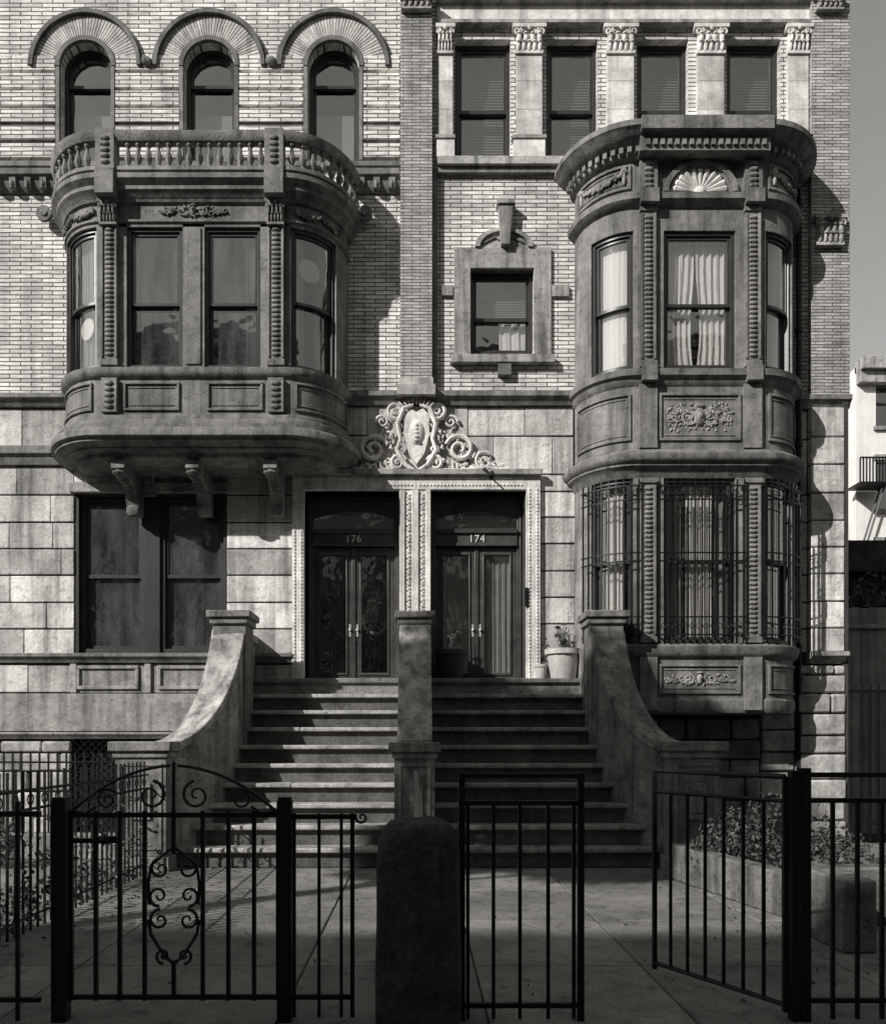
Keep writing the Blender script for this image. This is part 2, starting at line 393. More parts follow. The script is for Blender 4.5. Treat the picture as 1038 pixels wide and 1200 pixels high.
while q<bl.S:
    if not (1.02<abs(q)<1.42): x,y=bl.pt(q,.12); h.darkc.lathe(x,y,bp,8)
    q+=.148
for qx in (-1.15,-.05,1.1):
    x=bl.cx+qx
    h.dark.prof(x-.10,x+.10,[(0,5.12),(0,5.75),(-.82,5.75),(-.84,5.62),(-.7,5.54),(-.5,5.54),(-.34,5.46),(-.22,5.3),(-.18,5.14),(-.1,5.1)])
    h.darkc.blob((x,-.74,5.60),.12,.09,.08); h.darkc.blob((x,-.17,5.18),.12,.08,.10)
    for k in range(5): h.darkc.blob((x,-.70+.1*k,5.53-.02*k),.06,.04,.04)
capital(h.darkc,X(175),.3,Z(580),Z(545),0,.12)
for px in (57,428):
    h.darkc.tube([(X(px),-.1,Z(257)),(X(px),-.16,Z(257))],.12,12); h.darkc.tube([(X(px),-.05,Z(257)),(X(px),-.18,Z(257))],.05,10)
bl.curtain(h.cg,-2.2,-1.45,7.1,9.1,-.22); bl.curtain(h.cg,1.5,1.75,7.1,9.1,-.30,.02); bl.curtain(h.cg,2.0,2.2,7.1,9.1,-.30,.02)
for a,c in ((-.95,-.74),(.72,.95),(-.38,-.2),(.2,.36)): bl.curtain(h.cu,a,c,7.1,9.1,-.21)
x,y=bl.pt(1.8,-.17); 
h.cu.tube([(x-.0,y+.0,8.62),(x+.004,y-.006,8.62)],.17,18)
x,y=bl.pt(-1.8,-.17); h.cu.tube([(x,y,7.75),(x-.004,y-.006,7.75)],.16,18)
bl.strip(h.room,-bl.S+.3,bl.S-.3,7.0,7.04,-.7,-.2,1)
# ================= RIGHT BAY =================
br=Bay(4.155,.88,.83,.80); b=Rr.bays; h=Rr; p=.83
br.sweep(b,[(-.8,2.0),(.0,2.0),(.03,2.06),(.03,2.18),(0,2.22),(0,2.8),(.05,2.83),(.08,2.88),(.10,2.98),(.03,3.02),(-.3,3.02)])
br.strip(b,-br.S,br.S,1.99,2.02,-.82,-.2)
br.sweep(b,[(-.4,5.47),(0,5.47),(.03,5.52),(.06,5.58),(.12,5.62),(.12,5.65),(.17,5.68),(.19,5.72),(.19,5.78),(.14,5.82),(.08,5.86),(0,5.90),(0,6.82),(.04,6.86),(.06,6.92),(.11,6.95),(.12,7.04),(.03,7.08),(-.3,7.08)])
br.sweep(b,[(-.4,9.13),(0,9.13),(0,9.46),(.05,9.48),(.11,9.54),(.12,9.62),(.03,9.66),(0,9.67),(0,10.14),(.05,10.16),(.08,10.19),(.08,10.28),(.16,10.30),(.20,10.33),(.26,10.37),(.29,10.42),(.33,10.45),(.33,10.53),(.28,10.55),(-.1,10.66),(-.83,10.70)])
br.strip(h.dark,-.93,.93,10.14,10.37,.0,.24); br.strip(h.dark,-.93,.93,10.37,10.56,.0,.36)
q=-br.S+.06
while q<br.S: br.strip(h.dark,q,q+.055,10.20,10.28,.07 if abs(q)>.91 else .23,.15 if abs(q)>.91 else .28); q+=.105
for (q0,q1) in ((-.6,.6),(1.02,2.0),(-2.0,-1.02)):
    panel(br,h.dark,q0,q1,6.02,6.72); panel(br,h.dark,q0,q1,2.28,2.72)
for (q0,q1) in ((1.02,2.0),(-2.0,-1.02)): panel(br,h.dark,q0,q1,9.74,10.10)
OR=B('bay_relief','mid',HR); SH=B('shell_lunette','light',HR)
foliage_relief(OR,br.cx,6.37,.95,.40,-(p+.0),9)
for i in range(110):
    OR.blob((br.cx+random.uniform(-.47,.47),-(p+.005),6.37+random.uniform(-.21,.21)),.012+.01*R(),.016,.026,5,3,rot=R()*3)
foliage_relief(OR,br.cx,2.5,1.0,.22,-(p+.0),12)
for sg in (-1,1):
    q=sorted((sg*.66,sg*.88))
    pilaster(h,br,q[0],q[1],3.03,5.45); pilaster(h,br,q[0],q[1],7.09,9.45)
    br.strip(h.dark,q[0]-.02,q[1]+.02,9.67,10.13,0,.08); br.strip(h.dark,q[0],q[1],6.86,7.07,0,.15); br.strip(h.dark,q[0]-.02,q[1]+.02,5.9,6.84,0,.06)
    br.strip(h.dark,q[0]-.02,q[1]+.02,2.04,2.82,0,.06)
    br.strip(h.dark,q[0]-.02,q[1]+.02,9.46,9.66,0,.16)
    for k in range(5): x,y=br.pt(sum(q)/2,.085); h.darkc.blob((x,y,9.74+k*.08),.07,.03,.036)
    for (z0,z1,rl) in ((7.08,9.13,8.06),(3.02,5.47,4.25)):
        br.strip(h.bays,*sorted((sg*.88,sg*.98)),z0,z1,-.2,0); br.strip(h.bays,*sorted((sg*1.66,sg*br.S)),z0,z1,-.2,0)
        br.win(h,*sorted((sg*.98,sg*1.66)),z0+.02,z1,rl); br.strip(h.bays,*sorted((sg*.53,sg*.66)),z0,z1,-.2,0)
    pts=[]
    for i in range(22):
        u=i/21; qq=sg*(1.12+.75*u); x,y=br.pt(qq,.02); pts.append((x,y,10.0-.12*math.sin(PI*u)))
    swag(OR,pts,8)
    for e in (1.12,1.87): 
        x,y=br.pt(sg*e,.02); OR.blob((x,y,9.90),.03,.03,.1); OR.blob((x,y,10.02),.05,.03,.05)
br.win(h,-.53,.53,7.10,9.13,8.06); br.win(h,-.53,.53,3.04,5.47,4.25)
cz=9.67; cx=br.cx; yb=-(p)
for k in range(20):
    a0,a1=PI*k/20,PI*(k+1)/20
    for ra,rb,d in ((.47,.55,.07),(.42,.47,.045)):
        h.dark.prism([(cx+r*math.cos(a),cz+r*math.sin(a)*.84) for r,a in ((ra,a0),(rb,a0),(rb,a1),(ra,a1))],yb-d,yb,1)
for k in range(11):
    a=PI*(k+.5)/11
    pts=[(cx+r*math.cos(a),yb-.012,cz+.02+r*math.sin(a)*.82) for r in (.09,.2,.3,.38,.41)]
    SH.tube(pts,[.012,.026,.040,.050,.025],8)
SH.blob((cx,yb-.02,cz+.03),.09,.04,.07); SH.obj(); OR.obj()
br.curtain(h.cu,-1.62,-1.02,7.12,9.1,-.18,.004)
br.curtain(h.cu,-.5,.0,7.12,9.1,-.22,.018,60,lambda t:(-.5,-.01-.09*math.sin(PI*min(1,t*1.2))*(1-t)))
br.curtain(h.cu,.0,.5,7.12,9.1,-.22,.018,60,lambda t:(.01+.10*math.sin(PI*min(1,t*1.2))*(1-t),.5))
br.curtain(h.cu,1.02,1.62,7.12,9.1,-.22,.018)
br.curtain(h.cu,-1.5,-1.12,3.1,5.4,-.20,.018); br.curtain(h.cu,-.14,.26,3.1,5.4,-.20,.018)
br.curtain(h.cg,-.5,-.2,3.1,5.4,-.26,.02); br.curtain(h.cg,.3,.5,3.1,5.4,-.26,.02); br.curtain(h.cg,1.05,1.6,3.1,5.4,-.26,.02)
for (g0,g1,st) in ((-.62,.62,.103),(.92,1.72,.1),(-1.72,-.92,.1)):
    n=round((g1-g0)/st)
    for i in range(n+1):
        q=g0+(g1-g0)*i/n; br.strip(h.iron,q-.009,q+.009,3.06,5.42,.10,.118)
    for zz in (3.14,3.40,4.22,4.34,5.12,5.32): br.strip(h.iron,g0-.02,g1+.02,zz-.010,zz+.010,.118,.13)
    for i in range(n):
        q=g0+(g1-g0)*(i+.5)/n
        for zz in (5.22,3.27):
            x,y=br.pt(q,.11); h.iron.tube([(x+.035*math.cos(t*PI/4),y,zz+.035*math.sin(t*PI/4)) for t in range(9)],.006,4)
    for q in (g0,g1):
        for zz in (3.14,5.32): br.strip(h.iron,q-.012,q+.012,zz-.012,zz+.012,-.0,.118)
# ================= WALLS =================
h=L; XS=-.03; TOP=15.6
arcs=[X(101.5),X(246),X(391)]; aw=X(132)-X(72); at_=Z(50); ab=Z(190)
ops=[(c-aw/2,c+aw/2,ab,at_) for c in arcs]
bayopL=(-5.1,-1.5,7.05,9.2)
wall(h.wall,-7.2,XS,Z(470),TOP,0,.32,ops+[bayopL])
for c in arcs:
    r=aw/2; zc=at_-r
    for k in range(16):
        a0,a1=PI*k/16,PI*(k+1)/16
        h.wall.prism([(c+r*math.cos(a0),zc+r*math.sin(a0)),(c+r*math.cos(a0),at_),(c+r*math.cos(a1),at_),(c+r*math.cos(a1),zc+r*math.sin(a1))],0.002,.32,1)
    n=46
    for k in range(n):
        a0,a1=PI*(k+.06)/n,PI*(k+.94)/n
        h.ltrim.prism([(c+rr*math.cos(a),zc+rr*math.sin(a)) for rr,a in ((r+.07,a0),(.82,a0),(.82,a1),(r+.07,a1))],-.03,.01,.62+.35*R())
    for k in range(30):
        a0,a1=PI*k/30,PI*(k+1)/30
        for ra,rb,d in ((.82,.88,.085),(.88,.91,.05),(r,r+.07,.06)):
            h.darkc.prism([(c+rr*math.cos(a),zc+rr*math.sin(a)) for rr,a in ((ra,a0),(rb,a0),(rb,a1),(ra,a1))],-d,.01,.75)
    for sg in (-1,1):
        h.dark.box(*sorted((c+sg*(r),c+sg*(r+.06))),-.05,.005,ab,zc)
    window(h,c-r,c+r,ab,at_,.14,Z(92),lambda a,cc,z0,z1,y: h.cg.box(a,cc,y+.02,y+.03,z0,z0+.95,.6),True,h.gl,.06)
for i in range(2):
    xm=(arcs[i]+arcs[i+1])/2; h.darkc.blob((xm,-.07,Z(76)),.09,.07,.07)
z=Z(186)
spans=[(-7.2,arcs[0]-aw/2-.07),(arcs[0]+aw/2+.07,arcs[1]-aw/2-.07),(arcs[1]+aw/2+.07,arcs[2]-aw/2-.07),(arcs[2]+aw/2+.07,-.29)]
band=B('brick_bands','brickL',HL)
while z<Z(84):
    for a,c in spans: band.box(a,c,-.045,.005,z,z+.22,1)
    z+=.275
for a,c in ((-7.2,X(72)),(X(415),-.29)):
    h.dark.prof(a,c,[(0,Z(228)),(0,Z(205)),(-.16,Z(205)),(-.16,Z(212)),(-.10,Z(215)),(-.08,Z(222)),(-.03,Z(228))])
    x=a+.12
    while x<c-.1:
        h.darkc.box(x-.05,x+.05,-.13,-.0,Z(226),Z(213)); h.darkc.blob((x,-.1,Z(222)),.045,.06,.08); x+=.24
h.dark.box(-7.2,-.29,-.07,.005,Z(198),Z(192))
def belt(hb,a,c,zt,zb,pr=.13):
    m=(zt+zb)/2
    hb.prof(a,c,[(.01,zb),(.01,zt),(-pr,zt),(-pr,m+.02),(-pr*.6,m-.02),(-pr*.35,zb)])
belt(h.dark,-7.2,-5.5,Z(464),Z(478)); belt(h.dark,X(405),-.29,Z(462),Z(476))
gw=(X(88),X(264),Z(765),Z(580))
bw=(X(85),X(200),Z(975),Z(866))
wall(h.core,-7.2,XS,0,Z(470),.03,.35,[gw,(X(357),XS,Z(799),Z(575)),bw])
def ashlar(b,x0,x1,zl,Lg=.75,y=0,y1=.035,off=0,cuts=()):
    for i in range(len(zl)-1):
        z1,z0=zl[i],zl[i+1]
        if x1-x0<Lg*1.3: b.box(x0,x1,y+.012*R(),y1,z0+.011,z1-.011,.58+.55*R()); continue
        xx=[x0]; t=x0+Lg*(.5 if (i+off)%2 else 1)*(.8+.4*R())
        while t<x1-.2: xx.append(t); t+=Lg*(.75+.5*R())
        xx.append(x1)
        for a,c in zip(xx,xx[1:]): b.box(a+.003,c-.003,y+.012*R(),y1,z0+.011,z1-.011,.58+.55*R())
co=[Z(v) for v in (545,580,612,643,674,706,737,768)]
ashlar(h.ash,-7.2,X(87),co,.9); ashlar(h.ash,X(266),X(342),co,1.0)
ashlar(h.ash,X(87),X(266),[Z(545),Z(566)],.9)
ashlar(h.ash,-7.2,X(343),[Z(478),Z(526)],1.1)
ashlar(h.ash,X(343),X(430),[Z(476),Z(510),Z(556)],1.1)
belt(h.dark,-7.2,-5.2,Z(525),Z(546),.12); belt(h.mid,-5.2,X(343),Z(525),Z(546),.06)
h.mid.box(X(83),X(269),-.07,.035,Z(578),Z(567))
belt(h.dark,-7.2,X(343),Z(766),Z(777),.11)
ashlar(h.ash,-7.2,X(86),[Z(778),Z(812)],1.2); ashlar(h.ash,X(264),X(345),[Z(778),Z(812)],1.2)
h.mid.box(X(87),X(263),.01,.035,Z(812),Z(778),.9)
for a,c in ((90,163),(185,258)):
    for (u,v,w0,w1) in ((a,c,808,804),(a,c,784,780),(a,a+4,804,784),(c-4,c,804,784)): h.mid.box(X(u),X(v),-.025,.012,Z(w0),Z(w1))
for px in (87,174,262): h.mid.box(X(px)-.05,X(px)+.05,-.03,.012,Z(812),Z(778))
h.mid.box(-7.2,X(342),-.03,.035,Z(857),Z(813),.9)
belt(h.mid,-7.2,X(342),Z(858),Z(866),.10)
def rubble(b,x0,x1,z0,z1,y=-.02,tt=1):
    z=z0
    while z<z1-.1:
        hh=min(.28+.12*R(),z1-z); x=x0
        if z1-z-hh<.12: hh=z1-z
        while x<x1-.05:
            w=min(.4+.35*R(),x1-x)
            if x1-x-w<.15: w=x1-x
            b.box(x+.01,x+w-.01,y-.05*R(),.04,z+.01,z+hh-.01,(.7+.5*R())*tt); x+=w
        z+=hh
rubble(h.rough,-7.2,bw[0],0,Z(868)); rubble(h.rough,bw[1],X(290),0,Z(868)); 
x0,x1,z0,z1=bw
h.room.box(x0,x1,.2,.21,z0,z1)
for i in range(-10,24):
    for sg in (1,-1):
        a=x0+i*.12; zz=z1-z0
        xa,xb=(a,a+zz) if sg==1 else (a+zz,a)
        dx=xb-xa; lo,hi=0,1
        for lim,s_ in ((x0,1),(x1,-1)):
            t=(lim-xa)/dx
            if dx*s_>0: lo=max(lo,t)
            else: hi=min(hi,t)
        if hi-lo>.03: h.iron.tube([(xa+dx*t,.0+.012*sg,z0+zz*t) for t in (lo,hi)],.011,4)
window(h,X(92),X(168),gw[2],gw[3]-.02,.10,Z(674),lambda a,c,z0,z1,y:folds(h.cg,a+.35,c-.2,z0,z1-.6,y+.02,.015),False,h.gd,.07)
window(h,X(186),X(262),gw[2],gw[3]-.02,.10,Z(674),lambda a,c,z0,z1,y:folds(h.cg,a+.2,c-.3,z0,z1-.6,y+.02,.015),False,h.gd,.07)
h.fr.box(X(168),X(186),.06,.3,gw[2],gw[3])
h.fr.box(gw[0],gw[0]+.05,.03,.3,gw[2],gw[3]); h.fr.box(gw[1]-.03,gw[1],.03,.3,gw[2],gw[3])
# ================= pier centre =================
P=Rr.pier
P.box(-.28,.215,-.16,.0,Z(452),TOP,1)
Rr.mid.box(-.30,.235,-.20,.0,Z(458),Z(449)); Rr.mid.box(-.33,.27,-.25,.0,Z(470),Z(458))
capital(Rr.mid,-.03,.56,Z(24),Z(8),-.16,.12)
Rr.dark.box(.216,.30,-.06,.0,Z(458),Z(200))
# ================= RIGHT WALLS =================
h=Rr; XE=6.66
win4=[(X(533),X(598)),(X(640),X(700)),(X(746),X(806)),(X(851),X(914))]
zt4,zb4=Z(46),Z(189)
sw=(X(551),X(625),Z(415),Z(316))
bayopR=(2.75,5.55,7.1,9.15); bayop2=(2.75,5.55,3.05,5.45)
wall(h.wall,.0,XE,Z(470),TOP,0,.32,[(a,c,zb4,zt4) for a,c in win4]+[sw,bayopR])
wall(h.core,XS,XE,0,Z(470),.03,.35,[(XS,X(505),Z(799),Z(575)),(X(505),X(615),Z(799),Z(575)),bayop2])
h.ltrim.box(.30,XE-.5,-.05,.0,Z(30),Z(8)); h.mid.box(.30,XE-.5,-.12,.0,Z(34),Z(30)); h.mid.box(.28,XE,-.14,.0,Z(8),Z(2))
for i,(u,v) in enumerate(((510,533),(599,639),(705,746),(810,851),(917,948))):
    c=(X(u)+X(v))/2; w=X(v)-X(u)
    capital(h.ltrim,c,w*.98,Z(66),Z(36),0,.14)
    for k in range(3): h.ltrim.box(c-w*.38,c+w*.38,-.07,.0,Z(165)+k*.445+.004,Z(165)+(k+1)*.445-.004,.7+.4*R())
    h.ltrim.box(c-w*.46,c+w*.46,-.10,.0,Z(189),Z(165)); h.mid.box(c-w*.5,c+w*.5,-.12,.0,Z(168),Z(164))
h.mid.box(.30,2.9,-.14,.0,Z(199),Z(190)); h.dark.box(.30,2.9,-.08,.0,Z(206),Z(199))
for a,c in win4:
    window(h,a+.02,c,zb4,zt4,.12,Z(123),lambda a,c,z0,z1,y:blinds(h,a,c,z0+(.9 if a>3 else .05),z1,y+.02),False,h.gl,.05)
x0,x1,z0,z1=sw
for (a,c,u,v,d) in ((532,551,424,292,.05),(625,645,424,292,.05),(551,625,316,292,.05)): h.mid.box(X(a),X(c),-d,.0,Z(u),Z(v),1)
h.mid.box(X(528),X(649),-.12,.0,Z(428),Z(419)); h.dark.box(X(583),X(598),-.10,.0,Z(442),Z(429))
h.mid.box(X(518),X(531),-.05,.0,Z(348),Z(336)); h.mid.box(X(646),X(666),-.05,.0,Z(349),Z(336))
cc=X(590); zc0=Z(292); hw=.46; hh=.30; n=16
for k in range(n):
    a0,a1=PI*k/n,PI*(k+1)/n
    h.mid.prism([(cc+hw*f*math.cos(a),zc0+hh*f*math.sin(a)) for f,a in ((.82,a0),(1,a0),(1,a1),(.82,a1))],-.08,.0,1)
h.mid.prism([(cc+hw*.82*math.cos(PI*k/n),zc0+hh*.82*math.sin(PI*k/n)) for k in range(n+1)],-.03,.0)
h.mid.prism([(X(586),Z(292)),(X(596),Z(292)),(X(600),Z(246)),(X(583),Z(246))],-.14,.0); h.mid.box(X(581),X(602),-.17,0,Z(246),Z(242))
for r in (-1,1): h.darkc.tube([(cc+r*.06,-.06,Z(284)),(cc+r*.14,-.045,Z(280)),(cc+r*.32,-.04,Z(287))],.015,6)
def smallc(a,c,z0,z1,y):
    blinds(h,a,c,z1-.55,z1,y-.02,.04)
    folds(h.cu,a+.42,c,z0,z0+.55,y-.04,.012); h.cg.box(a+.02,c,y+.03,y+.035,z0+.55,z1,.8)
window(h,x0+.0,x1,z0+.03,z1,.10,Z(370),smallc,False,h.gl,.06)
belt(h.dark,.27,2.46,Z(462),Z(476)); belt(h.dark,5.86,XE+.14,Z(466),Z(480))
ashlar(h.ash,X(548),X(672),[Z(476),Z(511),Z(556)],1.0); h.ash.box(X(430),X(548),.0,.035,Z(556),Z(476),.75)
ashlar(h.ash,X(633),2.48,[Z(v) for v in (556,576,606,637,669,700,731,765)],1.0)
ashlar(h.ash,5.85,XE-.5,[Z(v) for v in (480,515,547,580,612,643,674,706,737,765)],.6)
ashlar(h.ash,X(632),2.48,[Z(766),Z(800)],1.0)
P.box(X(946),XE+.001,-.12,0.0,Z(466),TOP,1); P.box(XE,XE+.1,-.12,9,Z(466),TOP,1)
capital(h.mid,X(965),.5,Z(22),Z(8),-.12,.12)
capital(h.mid,X(965),.52,Z(294),Z(262),-.12,.12)
ashlar(h.ash,X(946),XE+.02,[Z(v) for v in (480,515,547,580,612,643,674,706,737,765)],.6,-.12,.0)
belt(h.mid,X(944),XE+.05,Z(765),Z(778),.22)
h.core.box(XE,XE+.09,-.1,9,0,Z(466))
rubble(h.rough,X(930),XE+.05,0,Z(780),-.10); rubble(h.rough,2.0,5.4,0,1.95,-.02,.5); rubble(h.rough,5.4,X(930),0,2.4,-.02,.7)  # rubble beneath the bay tinted darker to paint in its shadow
h.iron.tube([(5.98,-.09,0.3),(5.98,-.09,Z(440)),(5.98,-.09,Z(215))],.045,8)
for zz in (1,2.5,4.2,6.2,8,10): h.iron.tube([(5.98,-.09,zz),(5.98,-.09,zz+.08)],.06,8)
# ================= ENTRANCE =================
for hh,(a,c) in ((L,(343,357)),(Rr,(616,632))):
    hh.ltrim.box(X(a),X(c),-.07,.36,Z(799),Z(556)); 
    for u in (.22,.78):
        z=Z(795)
        while z<Z(575): hh.light.blob((X(a)+(X(c)-X(a))*u,-.072,z),.018,.018,.024,6,4); z+=.055
L.ltrim.box(X(357),XS,-.07,.36,Z(575),Z(557)); Rr.ltrim.box(XS,X(616),-.07,.36,Z(575),Z(557))
for hh,(a,c) in ((L,(360,484)),(Rr,(492,614))):
    x=X(a)
    while x<X(c): 
        for pz in (562,570): hh.light.blob((x,-.072,Z(pz)),.024,.018,.018,6,4)
        x+=.055
Rr.ltrim.box(X(468),X(505),-.05,.36,Z(799),Z(575))
for (a,c) in ((469,474),(483,490),(499,504)): Rr.ltrim.box(X(a),X(c),-.09,-.04,Z(790),Z(576))
for px in (478.5,494.5):
    z=Z(785); k=0
    while z<Z(580):
        Rr.light.blob((X(px),-.055,z),.03,.03,.04,6,4,rot=.5*(-1)**k); Rr.light.blob((X(px)+.02*(-1)**k,-.055,z+.04),.02,.02,.02,5,4); z+=.085;k+=1
Rr.mid.box(X(346),X(634),-.15,-.06,Z(559),Z(553))
def entrance(h,x0,x1,num,lit):
    y=.30; z0,z1=Z(799),Z(575); d=h.door
    d.box(x0,x0+.09,y,y+.15,z0,z1); d.box(x1-.09,x1,y,y+.15,z0,z1); d.box(x0+.09,x1-.09,y,y+.15,z1-.12,z1)
    for e in (x0+.02,x1-.05): d.box(e,e+.03,y-.02,y,z0,z1-.03)
    a,c=x0+.09,x1-.09
    d.box(a,c,y-.03,y+.15,Z(634),Z(617)); d.box(a,c,y-.07,y+.02,Z(620),Z(615)); d.box(a,c,y-.05,y+.02,Z(635),Z(631))
    h.gl.box(a,c,y+.06,y+.065,Z(616),z1-.12,1)
    ns=14
    for k in range(ns):
        u0,u1=k/ns,(k+1)/ns
        f=lambda u:Z(600)+.12*math.sin(PI*u)
        d.prism([(a+(c-a)*u0,f(u0)),(a+(c-a)*u0,z1-.1),(a+(c-a)*u1,z1-.1),(a+(c-a)*u1,f(u1))],y+.02,y+.1,1)
    h.cg.box(a,c,y+.12,y+.125,Z(616),Z(596),.8)
    m=(a+c)/2
    for (u,v) in ((a,m-.012),(m+.012,c)):
        s=.105
        d.box(u,u+s,y+.04,y+.1,z0+.02,Z(636)); d.box(v-s,v,y+.04,y+.1,z0+.02,Z(636)); d.box(u+s,v-s,y+.04,y+.1,Z(643),Z(636)); d.box(u+s,v-s,y+.04,y+.1,z0+.02,z0+.16)
        for (e0,e1,g0,g1) in ((u+s-.02,v-s+.02,z0+.13,z0+.17),(u+s-.02,v-s+.02,Z(645),Z(641))): d.box(e0,e1,y+.02,y+.05,g0,g1)
        for e in (u+s-.02,v-s-.01): d.box(e,e+.03,y+.02,y+.05,z0+.17,Z(645))
        h.gl.box(u+s,v-s,y+.07,y+.075,z0+.16,Z(642),1)
        w=v-u-2*s; mc=(u+v)/2
        if lit: folds(h.cg,u+s,v-s,z0+.16,Z(642),y+.14,.012,70)  # grey cloth added behind the glass in place of pale reflections
        else:
            for zz in (z0+.5,z0+1.0,z0+1.5):
                for sg in (-1,1): cscroll(h.iron,mc+sg*w*.22,zz,w*.2,PI/2,1.3,y+.09,.007,sg,14,4)
            h.iron.tube([(mc,y+.09,z0+.2),(mc,y+.09,Z(645))],.008,4)
    d.box(m-.03,m+.03,y+.015,y+.05,z0+.02,Z(636))
    for e in (-.06,.06):
        h.num.blob((m+e,y-.0,Z(735)),.024,.03,.024); h.num.box(m+e-.018,m+e+.018,y+.028,y+.04,Z(743),Z(728),.5)
    cu=bpy.data.curves.new('numtext','FONT'); cu.body=num; cu.size=.165; cu.extrude=.008; cu.align_x='CENTER'; cu.space_character=1.1
    o=bpy.data.objects.new('t',cu); sc.collection.objects.link(o); bpy.context.view_layer.update()
    me=bpy.data.meshes.new_from_object(o.evaluated_get(bpy.context.evaluated_depsgraph_get())); bpy.data.objects.remove(o)
    me.materials.clear(); me.materials.append(M['num'])
    at2=me.attributes.new('tint','FLOAT','FACE'); at2.data.foreach_set('value',[1.0]*len(me.polygons))
    o=bpy.data.objects.new('house_number',me); sc.collection.objects.link(o); o.parent=h.num.p
    o.rotation_euler=(PI/2,0,0); o.location=(m,y-.042,Z(630.5))
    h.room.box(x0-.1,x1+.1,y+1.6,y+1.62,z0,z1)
entrance(L,X(357),X(468),'176',False); entrance(Rr,X(505),X(615),'174',True)
L.cg.tube([(X(437)+.27*math.cos(t*.31),.75,Z(700)+.48*math.sin(t*.31)) for t in range(21)],.03,6)  # pale oval ring added to imitate a reflection in the door glass
# cartouche above doors
b=Rr.light; cx=X(488)
b.prism([(cx-.19,Z(488)),(cx-.1,Z(482)),(cx,Z(486)),(cx+.1,Z(482)),(cx+.19,Z(488)),(cx+.20,Z(512)),(cx+.12,Z(534)),(cx,Z(546)),(cx-.12,Z(534)),(cx-.20,Z(512))],-.11,.0)
b.blob((cx,-.10,Z(510)),.13,.06,.20,12,8)
for i in range(5): b.blob((cx,-.155,Z(520)+.06*i),.05-.006*i,.02,.022,6,4)
for sg in (-1,1):
    cscroll(b,cx+sg*.33,Z(484),.15,PI*1.1,1.6,-.09,.038,sg); cscroll(b,cx+sg*.29,Z(545),.13,PI*.9,-1.6,-.09,.036,sg)
    b.tube([(cx+sg*.05,-.12,Z(478)),(cx+sg*.2,-.12,Z(482)),(cx+sg*.30,-.11,Z(500)),(cx+sg*.25,-.12,Z(518)),(cx+sg*.31,-.1,Z(530)),(cx+sg*.17,-.12,Z(548)),(cx,-.12,Z(556))],[.025,.038,.038,.030,.038,.036,.028],8)
    cscroll(b,cx+sg*.68,Z(528),.23,PI*.9,-1.7,-.06,.040,sg); cscroll(b,cx+sg*1.06,Z(542),.15,PI*.3,1.6,-.05,.030,sg); cscroll(b,cx+sg*1.36,Z(549),.09,PI,1.4,-.04,.022,sg)
    cscroll(b,cx+sg*.54,Z(496),.11,0,1.5,-.05,.024,sg)
    b.tube([(cx+sg*.3,-.06,Z(553)),(cx+sg*.7,-.06,Z(553)),(cx+sg*1.1,-.05,Z(549)),(cx+sg*1.62,-.03,Z(553))],[.04,.035,.028,.012],7)
    rn=random.Random(31)
    for i in range(130):
        t=rn.random(); xx=cx+sg*(.35+1.15*t); zz=Z(553)+(.82*(1-t)**1.3)*rn.random()
        b.blob((xx,-.02-.03*rn.random(),zz),.012+.018*rn.random(),.035,.03+.03*rn.random(),6,4,rot=rn.uniform(-1.4,1.4))
    for i in range(30): b.blob((cx+sg*rn.uniform(.12,.42),-.08,rn.uniform(Z(556),Z(478))),.018,.04,.04,6,4,rot=rn.uniform(-1.4,1.4))
for i in range(9): b.blob((cx+(i-4)*.06,-.12,Z(478)+.06*math.cos((i-4)*.4)),.022,.045,.065,6,4,rot=-(i-4)*.2)
Rr.iron.tube([(X(565),-.08,Z(553)),(X(566),-.3,Z(556)),(X(574),-.32,Z(566))],.014,6); Rr.iron.lathe(X(574),-.32,[(.02,Z(560)),(.07,Z(566)),(.02,Z(570))],8)
Rr.iron.box(X(614),X(618),-.1,-.07,Z(712),Z(690))
# ================= envelopes / roof / interior =================
for h,(a,c) in ((L,(-7.2,XS)),(Rr,(XS,XE))):
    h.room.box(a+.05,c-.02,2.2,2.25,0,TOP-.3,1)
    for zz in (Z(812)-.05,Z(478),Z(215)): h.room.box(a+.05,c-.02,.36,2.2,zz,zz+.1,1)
    h.wall.box(a,c,9,9.3,0,TOP,1); h.core.box(a,c,.32,9,TOP-.3,TOP-.1)
    h.dark.prof(a,c+(.2 if h is Rr else 0),[(0,TOP-.5),(.4,TOP-.5),(.4,TOP+.2),(-.6,TOP+.2),(-.6,TOP),(-.35,TOP-.15),(-.15,TOP-.45)])
L.room.box(-.1,-.05,.4,2.2,0,TOP-.3,1); L.wall.box(-7.2,-7.0,.33,9,0,TOP,1); Rr.core.box(XE-.1,XE-.002,.36,9,0,TOP-.2)
for h in (L,Rr):
    for k,v in list(h.__dict__.items()):
        if isinstance(v,B): v.obj()
band.obj()
